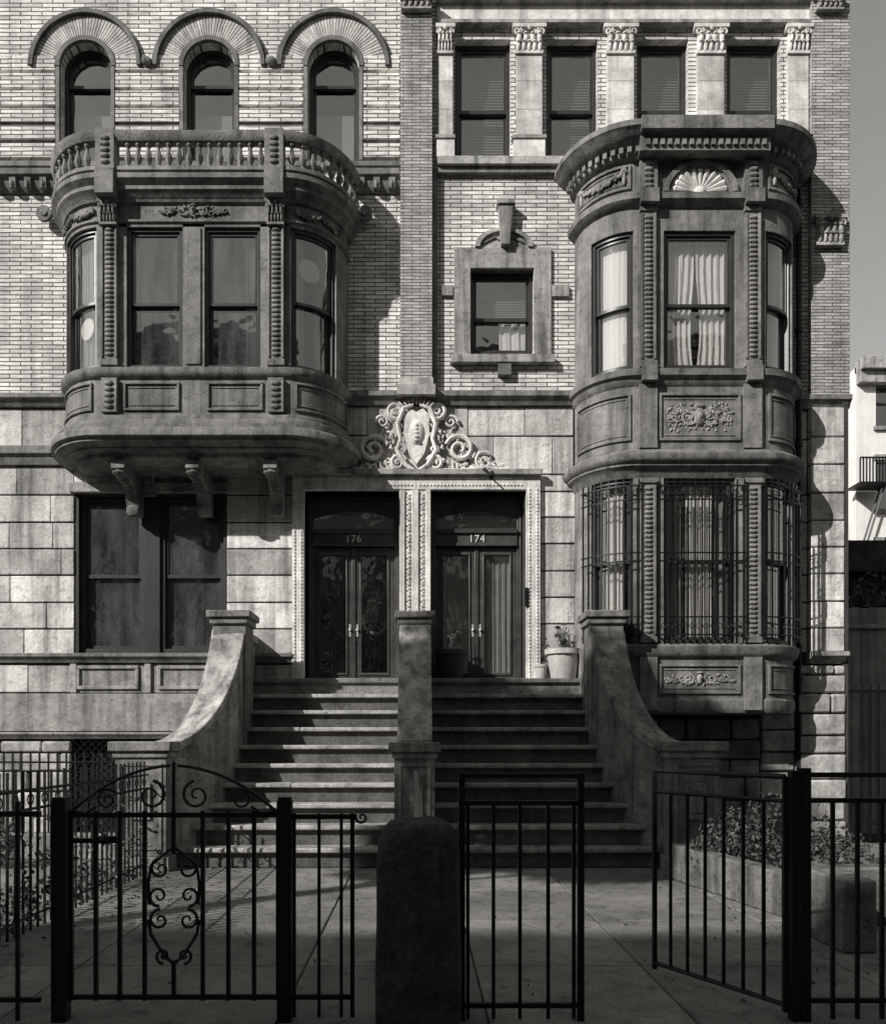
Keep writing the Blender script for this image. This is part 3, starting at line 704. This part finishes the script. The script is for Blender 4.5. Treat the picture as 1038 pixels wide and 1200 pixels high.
# ================= STOOP =================
ST=empty('stone_stoop'); N=10; rz=2.545/N; tr=.26; y0=-.35
s=B('steps','step',ST,.016)
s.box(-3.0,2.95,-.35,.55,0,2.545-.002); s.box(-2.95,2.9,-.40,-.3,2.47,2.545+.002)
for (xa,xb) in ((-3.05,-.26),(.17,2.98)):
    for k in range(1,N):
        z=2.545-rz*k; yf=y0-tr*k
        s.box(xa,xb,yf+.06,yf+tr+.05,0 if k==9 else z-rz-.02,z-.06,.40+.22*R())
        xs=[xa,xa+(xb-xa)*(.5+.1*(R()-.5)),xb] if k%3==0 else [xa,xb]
        for a,c in zip(xs,xs[1:]): s.box(a+.003,c-.003,yf-.02,yf+tr+.045,z-.062,z,(1.7 if xa<-1 else 1.15)+.3*R())  # sunlight painted in: nosings tinted brighter than risers, most on the left flight
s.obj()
s=B('cheek_walls','stoop',ST,.014); cp=B('coping','stoop',ST,.016)
def ramp(bb,cpb,path,wid,cw,tt=1):
    n=len(path); 
    for bb_,wd,th in ((bb,wid,None),(cpb,cw,.12)):
        vs=[];fs=[]
        for i,(x,y,z) in enumerate(path):
            if i<n-1: nx,ny=path[i+1][0]-x,path[i+1][1]-y
            else: nx,ny=x-path[i-1][0],y-path[i-1][1]
            l=math.hypot(nx,ny); ux,uy=-ny/l,nx/l
            zt=z-(.11 if th is None else 0); zb=0 if th is None else z-th
            for sg in (-1,1):
                vs.append((x+sg*ux*wd/2,y+sg*uy*wd/2,zb)); vs.append((x+sg*ux*wd/2,y+sg*uy*wd/2,zt))
        for i in range(n-1):
            a=i*4
            fs+=[(a,a+4,a+5,a+1),(a+2,a+3,a+7,a+6),(a+1,a+5,a+7,a+3),(a,a+2,a+6,a+4)]
        fs+=[(0,1,3,2),(4*n-4,4*n-2,4*n-1,4*n-3)]
        bb_.add(vs,fs,tt*(1.25 if th else 1))
T=[i/18 for i in range(19)]
def newel(x,y,w,z,body,cap):
    body.box(x-w/2,x+w/2,y-w/2,y+w/2,.18,z-.14,.8); body.box(x-w/2-.04,x+w/2+.04,y-w/2-.04,y+w/2+.04,0,.18)
    cap.box(x-w/2-.03,x+w/2+.03,y-w/2-.03,y+w/2+.03,z-.20,z-.12); cap.box(x-w/2-.07,x+w/2+.07,y-w/2-.07,y+w/2+.07,z-.12,z)
    for q in (-1,1): body.box(x+q*(w/2-.07)-.02,x+q*(w/2-.07)+.02,y-w/2-.015,y-w/2,.3,z-.3)
    body.box(x-w/2+.05,x+w/2-.05,y-w/2-.015,y-w/2,.26,.3); body.box(x-w/2+.05,x+w/2-.05,y-w/2-.015,y-w/2,z-.3,z-.26)
    body.box(x-w*.2,x+w*.2,y-w/2-.03,y-w/2,z*.4,z*.68); body.box(x-w*.12,x+w*.12,y-w/2-.05,y-w/2-.03,z*.45,z*.63)
def topblock(x,y,w,z,dd=.25): s.box(x-w/2,x+w/2,y-dd,y+dd,0,z-.15,.8); cp.box(x-w/2-.04,x+w/2+.04,y-dd-.04,y+dd+.04,z-.17,z-.08); cp.box(x-w/2-.08,x+w/2+.08,y-dd-.08,y+dd+.08,z-.08,z+.02)
ramp(s,cp,[(-.045,-1.2-1.2*t,1.60+(3.28-1.60)*(1-t)**1.1) for t in T],.40,.45,1.4)  # centre ramp tinted paler as if sunlit
newel(-.045,-2.55,.50,1.57,s,cp); topblock(-.045,-.95,.42,3.42); s.box(-.22,.13,-.7,-.0,0,3.1); cp.box(-.25,.16,-.7,-.0,3.1,3.2)
for sg in (-1,1):
    x0=2.71; fl=.50
    ramp(s,cp,[(sg*(x0+fl*t**2.2),-1.2-1.3*t,1.58+(3.20-1.58)*((1-t)**1.5)) for t in T],.42,.48,1.3 if sg<0 else .75)  # sun and shade put into the tint: left ramp paler, right darker
    newel(sg*3.36,-2.62,.62,1.58,s,cp); topblock(sg*2.69,-1.0,.47,3.42)
s.box(-2.9,-2.56,-.75,.0,0,3.1); cp.box(-2.94,-2.52,-.75,.0,3.1,3.22)
s.box(2.48,2.60,-.75,.0,0,2.9)
s.obj(); cp.obj()
# ================= pots with plants =================
def pot(name,x,y,z,r,hh,mat,twigs,seed):
    e=empty(name); p_=B('pot',mat,e)
    p_.lathe(x,y,[(r*.7,z),(r*.72,z+.01),(r*.95,z+hh*.82),(r*1.08,z+hh*.83),(r*1.1,z+hh),(r*.95,z+hh),(r*.9,z+hh*.9)],18); p_.obj()
    t=B('plant_stems','twig',e); lf=B('plant_leaves','leaf',e); rn=random.Random(seed)
    for i in range(twigs):
        a=rn.random()*6.28; l=.15+.28*rn.random(); sp=.5*rn.random()
        pts=[(x+math.cos(a)*sp*l*u+.04*rn.uniform(-1,1)*u,y+math.sin(a)*sp*l*u,z+hh*.9+l*u) for u in (0,.35,.7,1)]
        t.tube(pts,[.008,.006,.005,.003],4)
        for j in range(3):
            px_=pts[rn.choice((1,2,3))]; d=.03
            lf.add([(px_[0]+rn.uniform(-d,d)*2,px_[1]+rn.uniform(-d,d),px_[2]+rn.uniform(-d,d)) for _ in range(4)],[(0,1,2,3)])
    t.obj(); lf.obj()
zt=2.547
pot('potted_plant',X(661,.25),-.17,zt,.27,.46,'pot',20,1); pot('potted_plant',X(528,.1),-.05,zt,.25,.46,'potd',3,2)
pot('potted_plant',X(634,.1),-.05,zt,.11,.24,'pot',14,3)
# ================= FENCES & GATES (front line y=-8) =================
YF=-8.0
def XF(px): return (px-490)/205.5
def ZF(py): return E-(py-867)/205.5
def bar(b,x,y,z0,z1,w=.011): b.box(x-w,x+w,y-w,y+w,z0,z1)
def rail(b,x0,x1,y,z,w=.012,hh=.014): b.box(x0,x1,y-w,y+w,z-hh,z+hh)
zb=ZF(1168)
e=empty('iron_gate'); b=B('gate_leaf','iron',e)
rail(b,XF(84),XF(326),YF,ZF(955)); rail(b,XF(84),XF(326),YF,zb)
for px in (84,113,141,170,238,268,298,326): bar(b,XF(px),YF,zb-.02,ZF(950))
bar(b,XF(204),YF,ZF(1000),ZF(950)); bar(b,XF(204),YF,zb,ZF(1125)); rail(b,XF(84),XF(141),YF,ZF(985))
cx=XF(204)
for sg in (-1,1):
    cscroll(b,cx+sg*.075,ZF(1018),.062,PI*.5,1.3,YF,.010,-sg,20); cscroll(b,cx+sg*.085,ZF(1050),.06,-PI*.5,-1.3,YF,.010,-sg,20)
    cscroll(b,cx+sg*.08,ZF(1078),.062,PI*.5,1.3,YF,.010,-sg,20); cscroll(b,cx+sg*.06,ZF(1120),.045,-PI*.5,-1.3,YF,.010,-sg,20)
    b.tube([(cx+sg*.145,YF,ZF(1078)),(cx+sg*.13,YF,ZF(1095)),(cx+sg*.06,YF,ZF(1118)),(cx,YF,ZF(1130))],.010,6)
    b.tube([(cx,YF,ZF(992)),(cx+sg*.06,YF,ZF(1002)),(cx+sg*.13,YF,ZF(1014)),(cx+sg*.145,YF,ZF(1035)),(cx+sg*.14,YF,ZF(1060))],.009,6)
    pts=[(cx+sg*(.02+.56*u),YF,ZF(897)-.05*u-.21*u**2.2) for u in [i/12 for i in range(13)]]
    b.tube(pts,.010,6)
    cscroll(b,cx+sg*.13,ZF(932),.085,PI*.55,1.5,YF,.010,sg,22); cscroll(b,cx+sg*.38,ZF(937),.065,PI*.8,-1.5,YF,.009,sg,20)
    b.tube([(cx+sg*.58,YF,ZF(950)),(cx+sg*.5,YF,ZF(953)),(cx+sg*.44,YF,ZF(945))],.009,6)
bar(b,cx,YF,ZF(952),ZF(893),.008)
b.box(XF(119),XF(141),YF-.05,YF-.012,ZF(985),ZF(979)); b.blob((XF(128),YF-.06,ZF(982)),.03,.03,.03)
b.obj()
e=empty('iron_fence'); b=B('front_panels','iron',e)
for px in (72,334): b.box(XF(px)-.04,XF(px)+.04,YF-.04,YF+.04,0,ZF(938)); b.box(XF(px)-.035,XF(px)+.035,YF-.035,YF+.035,ZF(938),ZF(934))
rail(b,XF(341),XF(418),YF,ZF(957)); rail(b,XF(341),XF(415),YF,zb)
for px in (345,374,400,413): bar(b,XF(px),YF,.02,ZF(953),.009 if px!=413 else .012)
cscroll(b,XF(424),ZF(958),.035,PI,1.2,YF,.009,1,16)
b.obj()
e=empty('iron_fence'); b=B('fixed_panel','iron',e)
for px in (541,680): bar(b,XF(px),YF,0,ZF(905),.018)
rail(b,XF(541),XF(680),YF,ZF(909),.016,.014); rail(b,XF(541),XF(680),YF,ZF(941)); rail(b,XF(541),XF(680),YF,ZF(1178))
for px in (548,578,609,642,672): bar(b,XF(px),YF,.01,ZF(941),.010)
b.obj()
e=empty('iron_gate'); b=B('gate_leaf','iron',e)
A=Vector((1.60,-7.15)); C=Vector((2.09,-8.0)); 
def seg(z,r=.013): b.tube([(A.x,A.y,z),(C.x,C.y,z)],r,4)
seg(1.39,.016); seg(1.25); seg(.09,.016)
for i in range(8):
    t=i/7; p_=A.lerp(C,t); bar(b,p_.x,p_.y,.05 if i in(0,7) else .08,1.39 if i in (0,7) else 1.25,.014 if i in (0,7) else .009)
b.obj()
e=empty('iron_fence'); b=B('end_panel','iron',e)
b.box(XF(925),XF(933),YF-.03,YF+.03,0,ZF(903)); b.box(XF(936),XF(947),YF-.03,YF+.03,0,ZF(900))
rail(b,XF(947),4.6,YF,ZF(908),.016); rail(b,XF(947),4.6,YF,ZF(938)); rail(b,XF(947),4.6,YF,ZF(1172))
x=XF(975)
while x<4.6: bar(b,x,YF,.01,ZF(938),.010); x+=.14
b.obj()
e=empty('iron_fence'); b=B('side_panels','iron',e); xf=-3.25
for z in (1.18,.12,1.02): b.tube([(xf,-8,z),(xf,-3,z)],.013,4)
y=-8; i=0
while y<-3:
    bar(b,xf,y,0,1.34,.009)
    if i%2: b.tube([(xf,y+.05*math.cos(k*PI/4),1.10+.05*math.sin(k*PI/4)) for k in range(9)],.006,4)
    y+=.125; i+=1
rail(b,-7,xf,YF,1.18); rail(b,-7,-2.15,YF,.12); rail(b,xf,-2.15,YF,1.18)
x=-6.9
while x<-2.2: bar(b,x,YF,0,1.25,.01); x+=.14
for z in (1.3,.2): b.tube([(-7,-1.9,z),(-3.9,-1.9,z)],.013,4)
x=-7
while x<-3.8: bar(b,x,-1.9,0,1.42,.010); x+=.12
b.obj()
e=empty('garden_wall'); b=B('low_wall','stoop',e,.02); b.box(-7.1,-3.7,-2.0,-1.8,0,.35); b.obj()
e=empty('stone_gatepost'); b=B('post','boll',e,.0,60)
sx=(443-490)/208; ex=(537-490)/208; cx=(sx+ex)/2; w=ex-sx; cy=-8.12
prof_=[(.515,0),(.515,.3),(.505,.6),(.50,.92),(.49,1.00),(.46,1.07),(.41,1.12),(.36,1.145),(.33,1.15),(.2,1.17),(.02,1.175)]
n=40; vs=[];fs=[]
for r,z in prof_:
    for j in range(n):
        a=2*PI*j/n; ca,sa=math.cos(a),math.sin(a); k=(abs(ca)**6+abs(sa)**6)**(-1/6)
        wob=1+.012*math.sin(5*a+z*9)+.008*math.sin(11*a+z*23)
        vs.append((cx+w*r*ca*k*wob,cy+w*.8*r*sa*k*wob,z))
for i in range(len(prof_)-1):
    for j in range(n): fs.append((i*n+j,i*n+(j+1)%n,(i+1)*n+(j+1)%n,(i+1)*n+j))
fs.append(tuple(range((len(prof_)-1)*n,len(prof_)*n))); b.add(vs,fs,1); b.obj()
b=B('hasp','pot',e); b.tube([(cx-.0,cy,1.16),(cx+.0,cy+.02,1.27),(cx-.015,cy+.03,1.43)],[.03,.02,.01],6); b.obj()
# ================= GROUND =================
g=B('ground','asph'); g.box(-300,300,-300,500,-.30,-.16,1); g.obj()
g=B('courtyard_paving','conc',None,.008); 
xs=[-7.2,-5.6,-4.0,-2.4,-.8,.4,1.58,3.0,4.6,6.7]
ys=[-8.3,-6.9,-5.5,-4.1,-2.7,-1.3,.0]
for i in range(len(xs)-1):
    for j in range(len(ys)-1): g.box(xs[i]+.007,xs[i+1]-.007,ys[j]+.007,ys[j+1]-.007,-.12,-.001*R(),.8+.4*R())
g.box(-7.2,6.7,-8.3,0,-.15,-.02,.4); g.obj()
g=B('sidewalk','walk',None,.01)
x=-40
while x<40:
    for (a,c) in ((-13.0,-11.5),(-11.5,-9.9),(-9.9,-8.32)): g.box(x+.006,x+1.594,a+.006,c-.006,-.15,-.002,.85+.3*R())
    for (a,c) in ((-28,-26),(-26,-24.2)): g.box(x+.006,x+1.594,a+.006,c-.006,-.15,-.002,.85+.3*R())
    x+=1.6
g.obj()
g=B('curb','mid',None,.015); g.box(-40,40,-13.2,-13.0,-.16,0.0); g.box(-40,40,-24.2,-24.0,-.16,0.0); g.obj()
g=B('road','asph'); g.box(-150,150,-24,-13.2,-.16,-.14,1); g.obj()
e=empty('garden_wall'); b=B('low_wall','stoop',e,.02)
def lowwall(ax,ay,bx,by,w,hh):
    d=Vector((bx-ax,by-ay)).normalized(); n_=Vector((-d.y,d.x))*w/2
    P4=[(ax+n_.x,ay+n_.y),(bx+n_.x,by+n_.y),(bx-n_.x,by-n_.y),(ax-n_.x,ay-n_.y)]
    b.add([(p_[0],p_[1],0) for p_ in P4]+[(p_[0],p_[1],hh) for p_ in P4],[(0,1,2,3),(4,5,6,7),(0,1,5,4),(1,2,6,5),(2,3,7,6),(3,0,4,7)],.65)
lowwall(2.98,-3.35,3.38,-5.5,.2,.40); lowwall(3.30,-5.65,3.30,-6.6,.26,.55); lowwall(3.45,-5.6,6.6,-5.6,.24,.5); lowwall(3.15,-3.4,6.6,-3.4,.2,.4)
b.obj()
# ================= foliage =================
def leaves(name,fn,n,size,mat='leaf',parent=None,seed=1):
    rn=random.Random(seed); b=B(name,mat,parent)
    for i in range(n):
        c=fn(rn); sz=size*(.6+.8*rn.random())
        u=Vector((rn.gauss(0,1),rn.gauss(0,1),rn.gauss(0,1))).normalized(); v=u.cross(Vector((rn.gauss(0,1),rn.gauss(0,1),rn.gauss(0,1)))).normalized(); c=Vector(c)
        b.add([c-u*sz,c+v*sz*.5,c+u*sz,c-v*sz*.5],[(0,1,2,3)],.5+1.2*rn.random())
    return b.obj()
def clump(cs):
    def f(rn):
        c=rn.choice(cs); a=Vector((rn.gauss(0,1),rn.gauss(0,1),rn.gauss(0,1))).normalized()*c[3]*(.4+.75*rn.random()**.7)
        return (c[0]+a.x,c[1]+a.y,max(.03,c[2]+a.z*.8))
    return f
leaves('shrub',clump([(3.45,-3.9,.55,.35),(3.9,-4.1,.65,.45),(3.2,-3.9,.35,.25),(4.3,-4.3,.4,.35)]),3400,.028,seed=4)
leaves('shrub',clump([(4.6,-5.0,.3,.3),(5.4,-4.6,.35,.4),(6.0,-5.1,.35,.35)]),2200,.032,seed=5)
leaves('ivy',lambda rn:(xf+rn.gauss(0,.05),-8+5*rn.random(),.05+.9*rn.random()**1.6) if rn.random()<.6 else (xf-.4+rn.gauss(0,.2),-7+4*rn.random(),.2*rn.random()),1500,.032,seed=6)
leaves('ivy',clump([(-5.3,-2.6,.3,.3),(-6.0,-2.8,.35,.35)]),1200,.035,seed=8)
leaves('leaf_litter',lambda rn:(rn.choice((-2.9,2.9,rn.uniform(-3,3)))+rn.gauss(0,.15),rn.uniform(-7.8,-2.95),.012),160,.022,'twig',seed=30)
def tree(name,x,y,hgt,seed,spread=.55):
    rn=random.Random(seed); e=empty(name); b=B('trunk_and_limbs','twig',e)
    def grow(p_,d,l,r,lev):
        k=5; pts=[p_]; rs=[r]; dd=d.copy()
        for i in range(k):
            dd=(dd+Vector((rn.gauss(0,.10),rn.gauss(0,.10),rn.gauss(0,.06)+.04))).normalized(); pts.append(pts[-1]+dd*l/k); rs.append(r*(1-.45*(i+1)/k))
        b.tube(pts,rs,8 if lev==0 else 5 if lev<3 else 3)
        if lev>=5: return
        for i in range(3+(1 if lev>0 else 1)):
            t=rn.randint(2,k) if lev else rn.randint(3,k)
            ax=Vector((rn.gauss(0,1),rn.gauss(0,1),rn.gauss(0,.5))).normalized()
            nd=(dd*1.0+ax*(spread+.25*rn.random())).normalized()
            grow(pts[t],nd,l*(.60+.2*rn.random()),rs[t]*(.62),lev+1)
    grow(Vector((x,y,-.1)),Vector((0,0,1)),hgt*.38,.17,0); b.obj(); return e
tree('street_tree',-22.5,-12.0,10,3); tree('street_tree',5.5,-23.0,11,9); tree('street_tree',-2.5,-25.0,11,12)
# unseen evergreen added by the kerb, crown shaped to shade stoop and yard
te=empty('added_shade_tree'); b=B('trunk_and_limbs','twig',te)
b.tube([(-10.9,-12.1,-.1),(-10.85,-12.05,3),(-10.95,-12.0,6),(-10.8,-12,8.5),(-10.9,-12,11),(-10.8,-12,13)],[.24,.19,.16,.13,.09,.03],9)
CL=[(-9.6,-12,9.9,1.1),(-10.6,-12.1,10.6,1.3),(-11.2,-12,11.7,1.3),(-9.4,-11.9,11.2,1.2),(-12.1,-12,12.6,1.1),(-10.3,-12,12.5,1.1),(-8.4,-12,10.4,1.0),(-11.6,-12,9.3,.6),(-8.9,-12,9.4,.7)]
for c in CL:
    z0=min(11.5,max(8.0,c[2]-1.3)); b.tube([(-10.85,-12,z0),((c[0]-10.85)/2,-12.05,(z0+c[2])/2+.1),(c[0],c[1],c[2])],[.07,.05,.02],5)
b.obj()
leaves('foliage',clump(CL),13000,.13,parent=te,seed=21)
# ================= other buildings =================
def block(name,x0,x1,yf,depth,H,floors,cols,face,wm='brickF',z0=0):
    e=empty(name); w=B('walls',wm,e); t=B('trim','mid',e,.01); g=B('windows','glass',e); rm=B('interior','room',e); fr=B('window_frames','frame',e)
    s=face; ya=yf; yb=yf-s*depth
    fh=H/floors; cw=(x1-x0)/cols; ops=[]
    for i in range(cols):
        for j in range(floors):
            c=x0+cw*(i+.5); ops.append((c-.55,c+.55,z0+fh*j+.9,z0+fh*j+.9+min(1.9,fh*.62)))
    wall(w,x0,x1,z0,z0+H,*sorted((ya,ya-s*.3)),ops)
    w.box(x0,x1,*sorted((ya-s*.3,yb)),z0+H-.3,z0+H-.01,1); w.box(x0,x0+.3,*sorted((ya-s*.3,yb)),z0,z0+H-.3,1); w.box(x1-.3,x1,*sorted((ya-s*.3,yb)),z0,z0+H-.3,1); w.box(x0+.3,x1-.3,*sorted((yb,yb+s*.3)),z0,z0+H-.3,1)
    rm.box(x0+.3,x1-.3,*sorted((ya-s*1.2,ya-s*1.25)),z0,z0+H-.3,1)
    for (a,c,u,v) in ops:
        t.box(a-.1,c+.1,*sorted((ya+s*.1,ya-s*.05)),u-.15,u); t.box(a-.1,c+.1,*sorted((ya+s*.06,ya-s*.05)),v,v+.22)
        g.box(a,c,*sorted((ya-s*.2,ya-s*.205)),u,v,1); m=(u+v)/2
        fr.box(a,c,*sorted((ya-s*.13,ya-s*.19)),m-.03,m+.03); fr.box(a,a+.06,*sorted((ya-s*.13,ya-s*.19)),u,v); fr.box(c-.06,c,*sorted((ya-s*.13,ya-s*.19)),u,v)
    t.box(x0,x1,*sorted((ya+s*.5,ya-s*.1)),z0+H-.25,z0+H+.2); t.box(x0,x1,*sorted((ya+s*.3,ya-s*.0)),z0+H-.7,z0+H-.25)
    for q in (w,t,g,rm,fr): q.obj()
    return e
xx=-52; i=0
while xx<40:
    w_=11.5; block('apartment_building',xx,xx+w_-.02,-28,10,21.5+(.12*math.sin(i*2.1)),7,5,1); xx+=w_; i+=1
block('row_house',-19.5,-13.4,.1,9,15.2,4,3,-1); block('row_house',-13.38,-7.22,.1,9,15.6,4,3,-1)
block('background_building',16.9,30,18,10,16.0,5,5,-1,'white'); 
e=empty('fire_escape'); b=B('balconies_and_ladder','iron',e)
for j,z in enumerate((7.9,11.2)):
    b.box(16.5,17.7,17.0,17.95,z,z+.06)
    for x in [16.5+.12*k for k in range(11)]: bar(b,x,17.0,z,z+.95,.02)
    b.box(16.5,17.7,16.97,17.03,z+.93,z+.98); 
    if j<1: b.tube([(16.6,17.3,z+.1),(17.6,17.3,z+3.3)],.04,4); b.tube([(16.6,17.6,z+.1),(17.6,17.6,z+3.3)],.04,4)
b.obj()
e=empty('brick_shed'); b=B('walls','brickF',e); b.box(8.6,14,4.2,9,0,5.6,.5); b.obj(); b=B('roof','boll',e,.01); b.box(8.4,14.2,3.9,9.2,5.6,5.75); b.prof(8.4,14.2,[(3.9,5.1),(3.9,5.6),(4.2,5.6),(4.2,5.1)]); b.obj()
leaves('hedge',clump([(8.0,2.6,4.1,.5),(8.8,2.7,4.3,.6),(9.6,2.6,4.2,.5),(7.4,2.5,4.0,.4)]),1800,.06,seed=14)
e=empty('wooden_fence'); b=B('boards','wood',e,.006)
x=6.85
while x<11: b.box(x,x+.135,1.0,1.03,0,3.85+.02*R(),.7+.6*R()); x+=.14
b.box(6.8,11,1.03,1.1,.5,.6); b.box(6.8,11,.96,1.0,2.45,2.55); b.box(6.8,11,.95,1.0,3.5,3.58)
b.obj()
e=empty('iron_fence'); b=B('alley_panel','iron',e); 
x=6.85
while x<10: bar(b,x,-.3,0,2.45,.013); x+=.13
rail(b,6.75,10,-.3,2.35); rail(b,6.75,10,-.3,.3); b.obj()
# ================= light, sky, camera =================
sd=Vector((1.25,1.0,-1.0))
sl=bpy.data.lights.new('sun','SUN'); sl.energy=5.0; sl.angle=math.radians(.5); sl.color=(1,.98,.95)
so=bpy.data.objects.new('sun',sl); sc.collection.objects.link(so); so.rotation_euler=sd.to_track_quat('-Z','Y').to_euler(); so.location=(-20,-20,30)
w=bpy.data.worlds.new('World'); sc.world=w; w.use_nodes=True; n=w.node_tree.nodes; l=w.node_tree.links
sky=n.new('ShaderNodeTexSky'); sky.sky_type='NISHITA'; sky.sun_disc=False; sky.dust_density=.4; sky.air_density=1.5
sky.sun_elevation=math.asin(1/sd.length); sky.sun_rotation=math.atan2(-sd.x,-sd.y)
sp=n.new('ShaderNodeSeparateColor'); l.new(sky.outputs[0],sp.inputs[0])
v=math_(n,l,'ADD',math_(n,l,'MULTIPLY',sp.outputs[1],.35),math_(n,l,'MULTIPLY',sp.outputs[2],.95))   # blue-sensitive black-and-white film response
cb=n.new('ShaderNodeCombineColor')
for i,k in enumerate((1,.985,.945)): l.new(math_(n,l,'MULTIPLY',v,k),cb.inputs[i])
l.new(cb.outputs[0],n['Background'].inputs['Color']); n['Background'].inputs['Strength'].default_value=.072
cam=bpy.data.cameras.new('camera'); co_=bpy.data.objects.new('camera',cam); sc.collection.objects.link(co_); sc.camera=co_
co_.location=(0,-D,E); co_.rotation_euler=(PI/2,0,0)
cam.sensor_fit='VERTICAL'; cam.sensor_height=36; cam.sensor_width=36; cam.lens=F/1200*36
cam.shift_y=(867-600)/1200; cam.shift_x=(519-490)/1200; cam.clip_end=1500; cam.clip_start=.1
sc.view_settings.view_transform='Standard'; sc.view_settings.look='None'; sc.view_settings.exposure=0; sc.view_settings.gamma=1
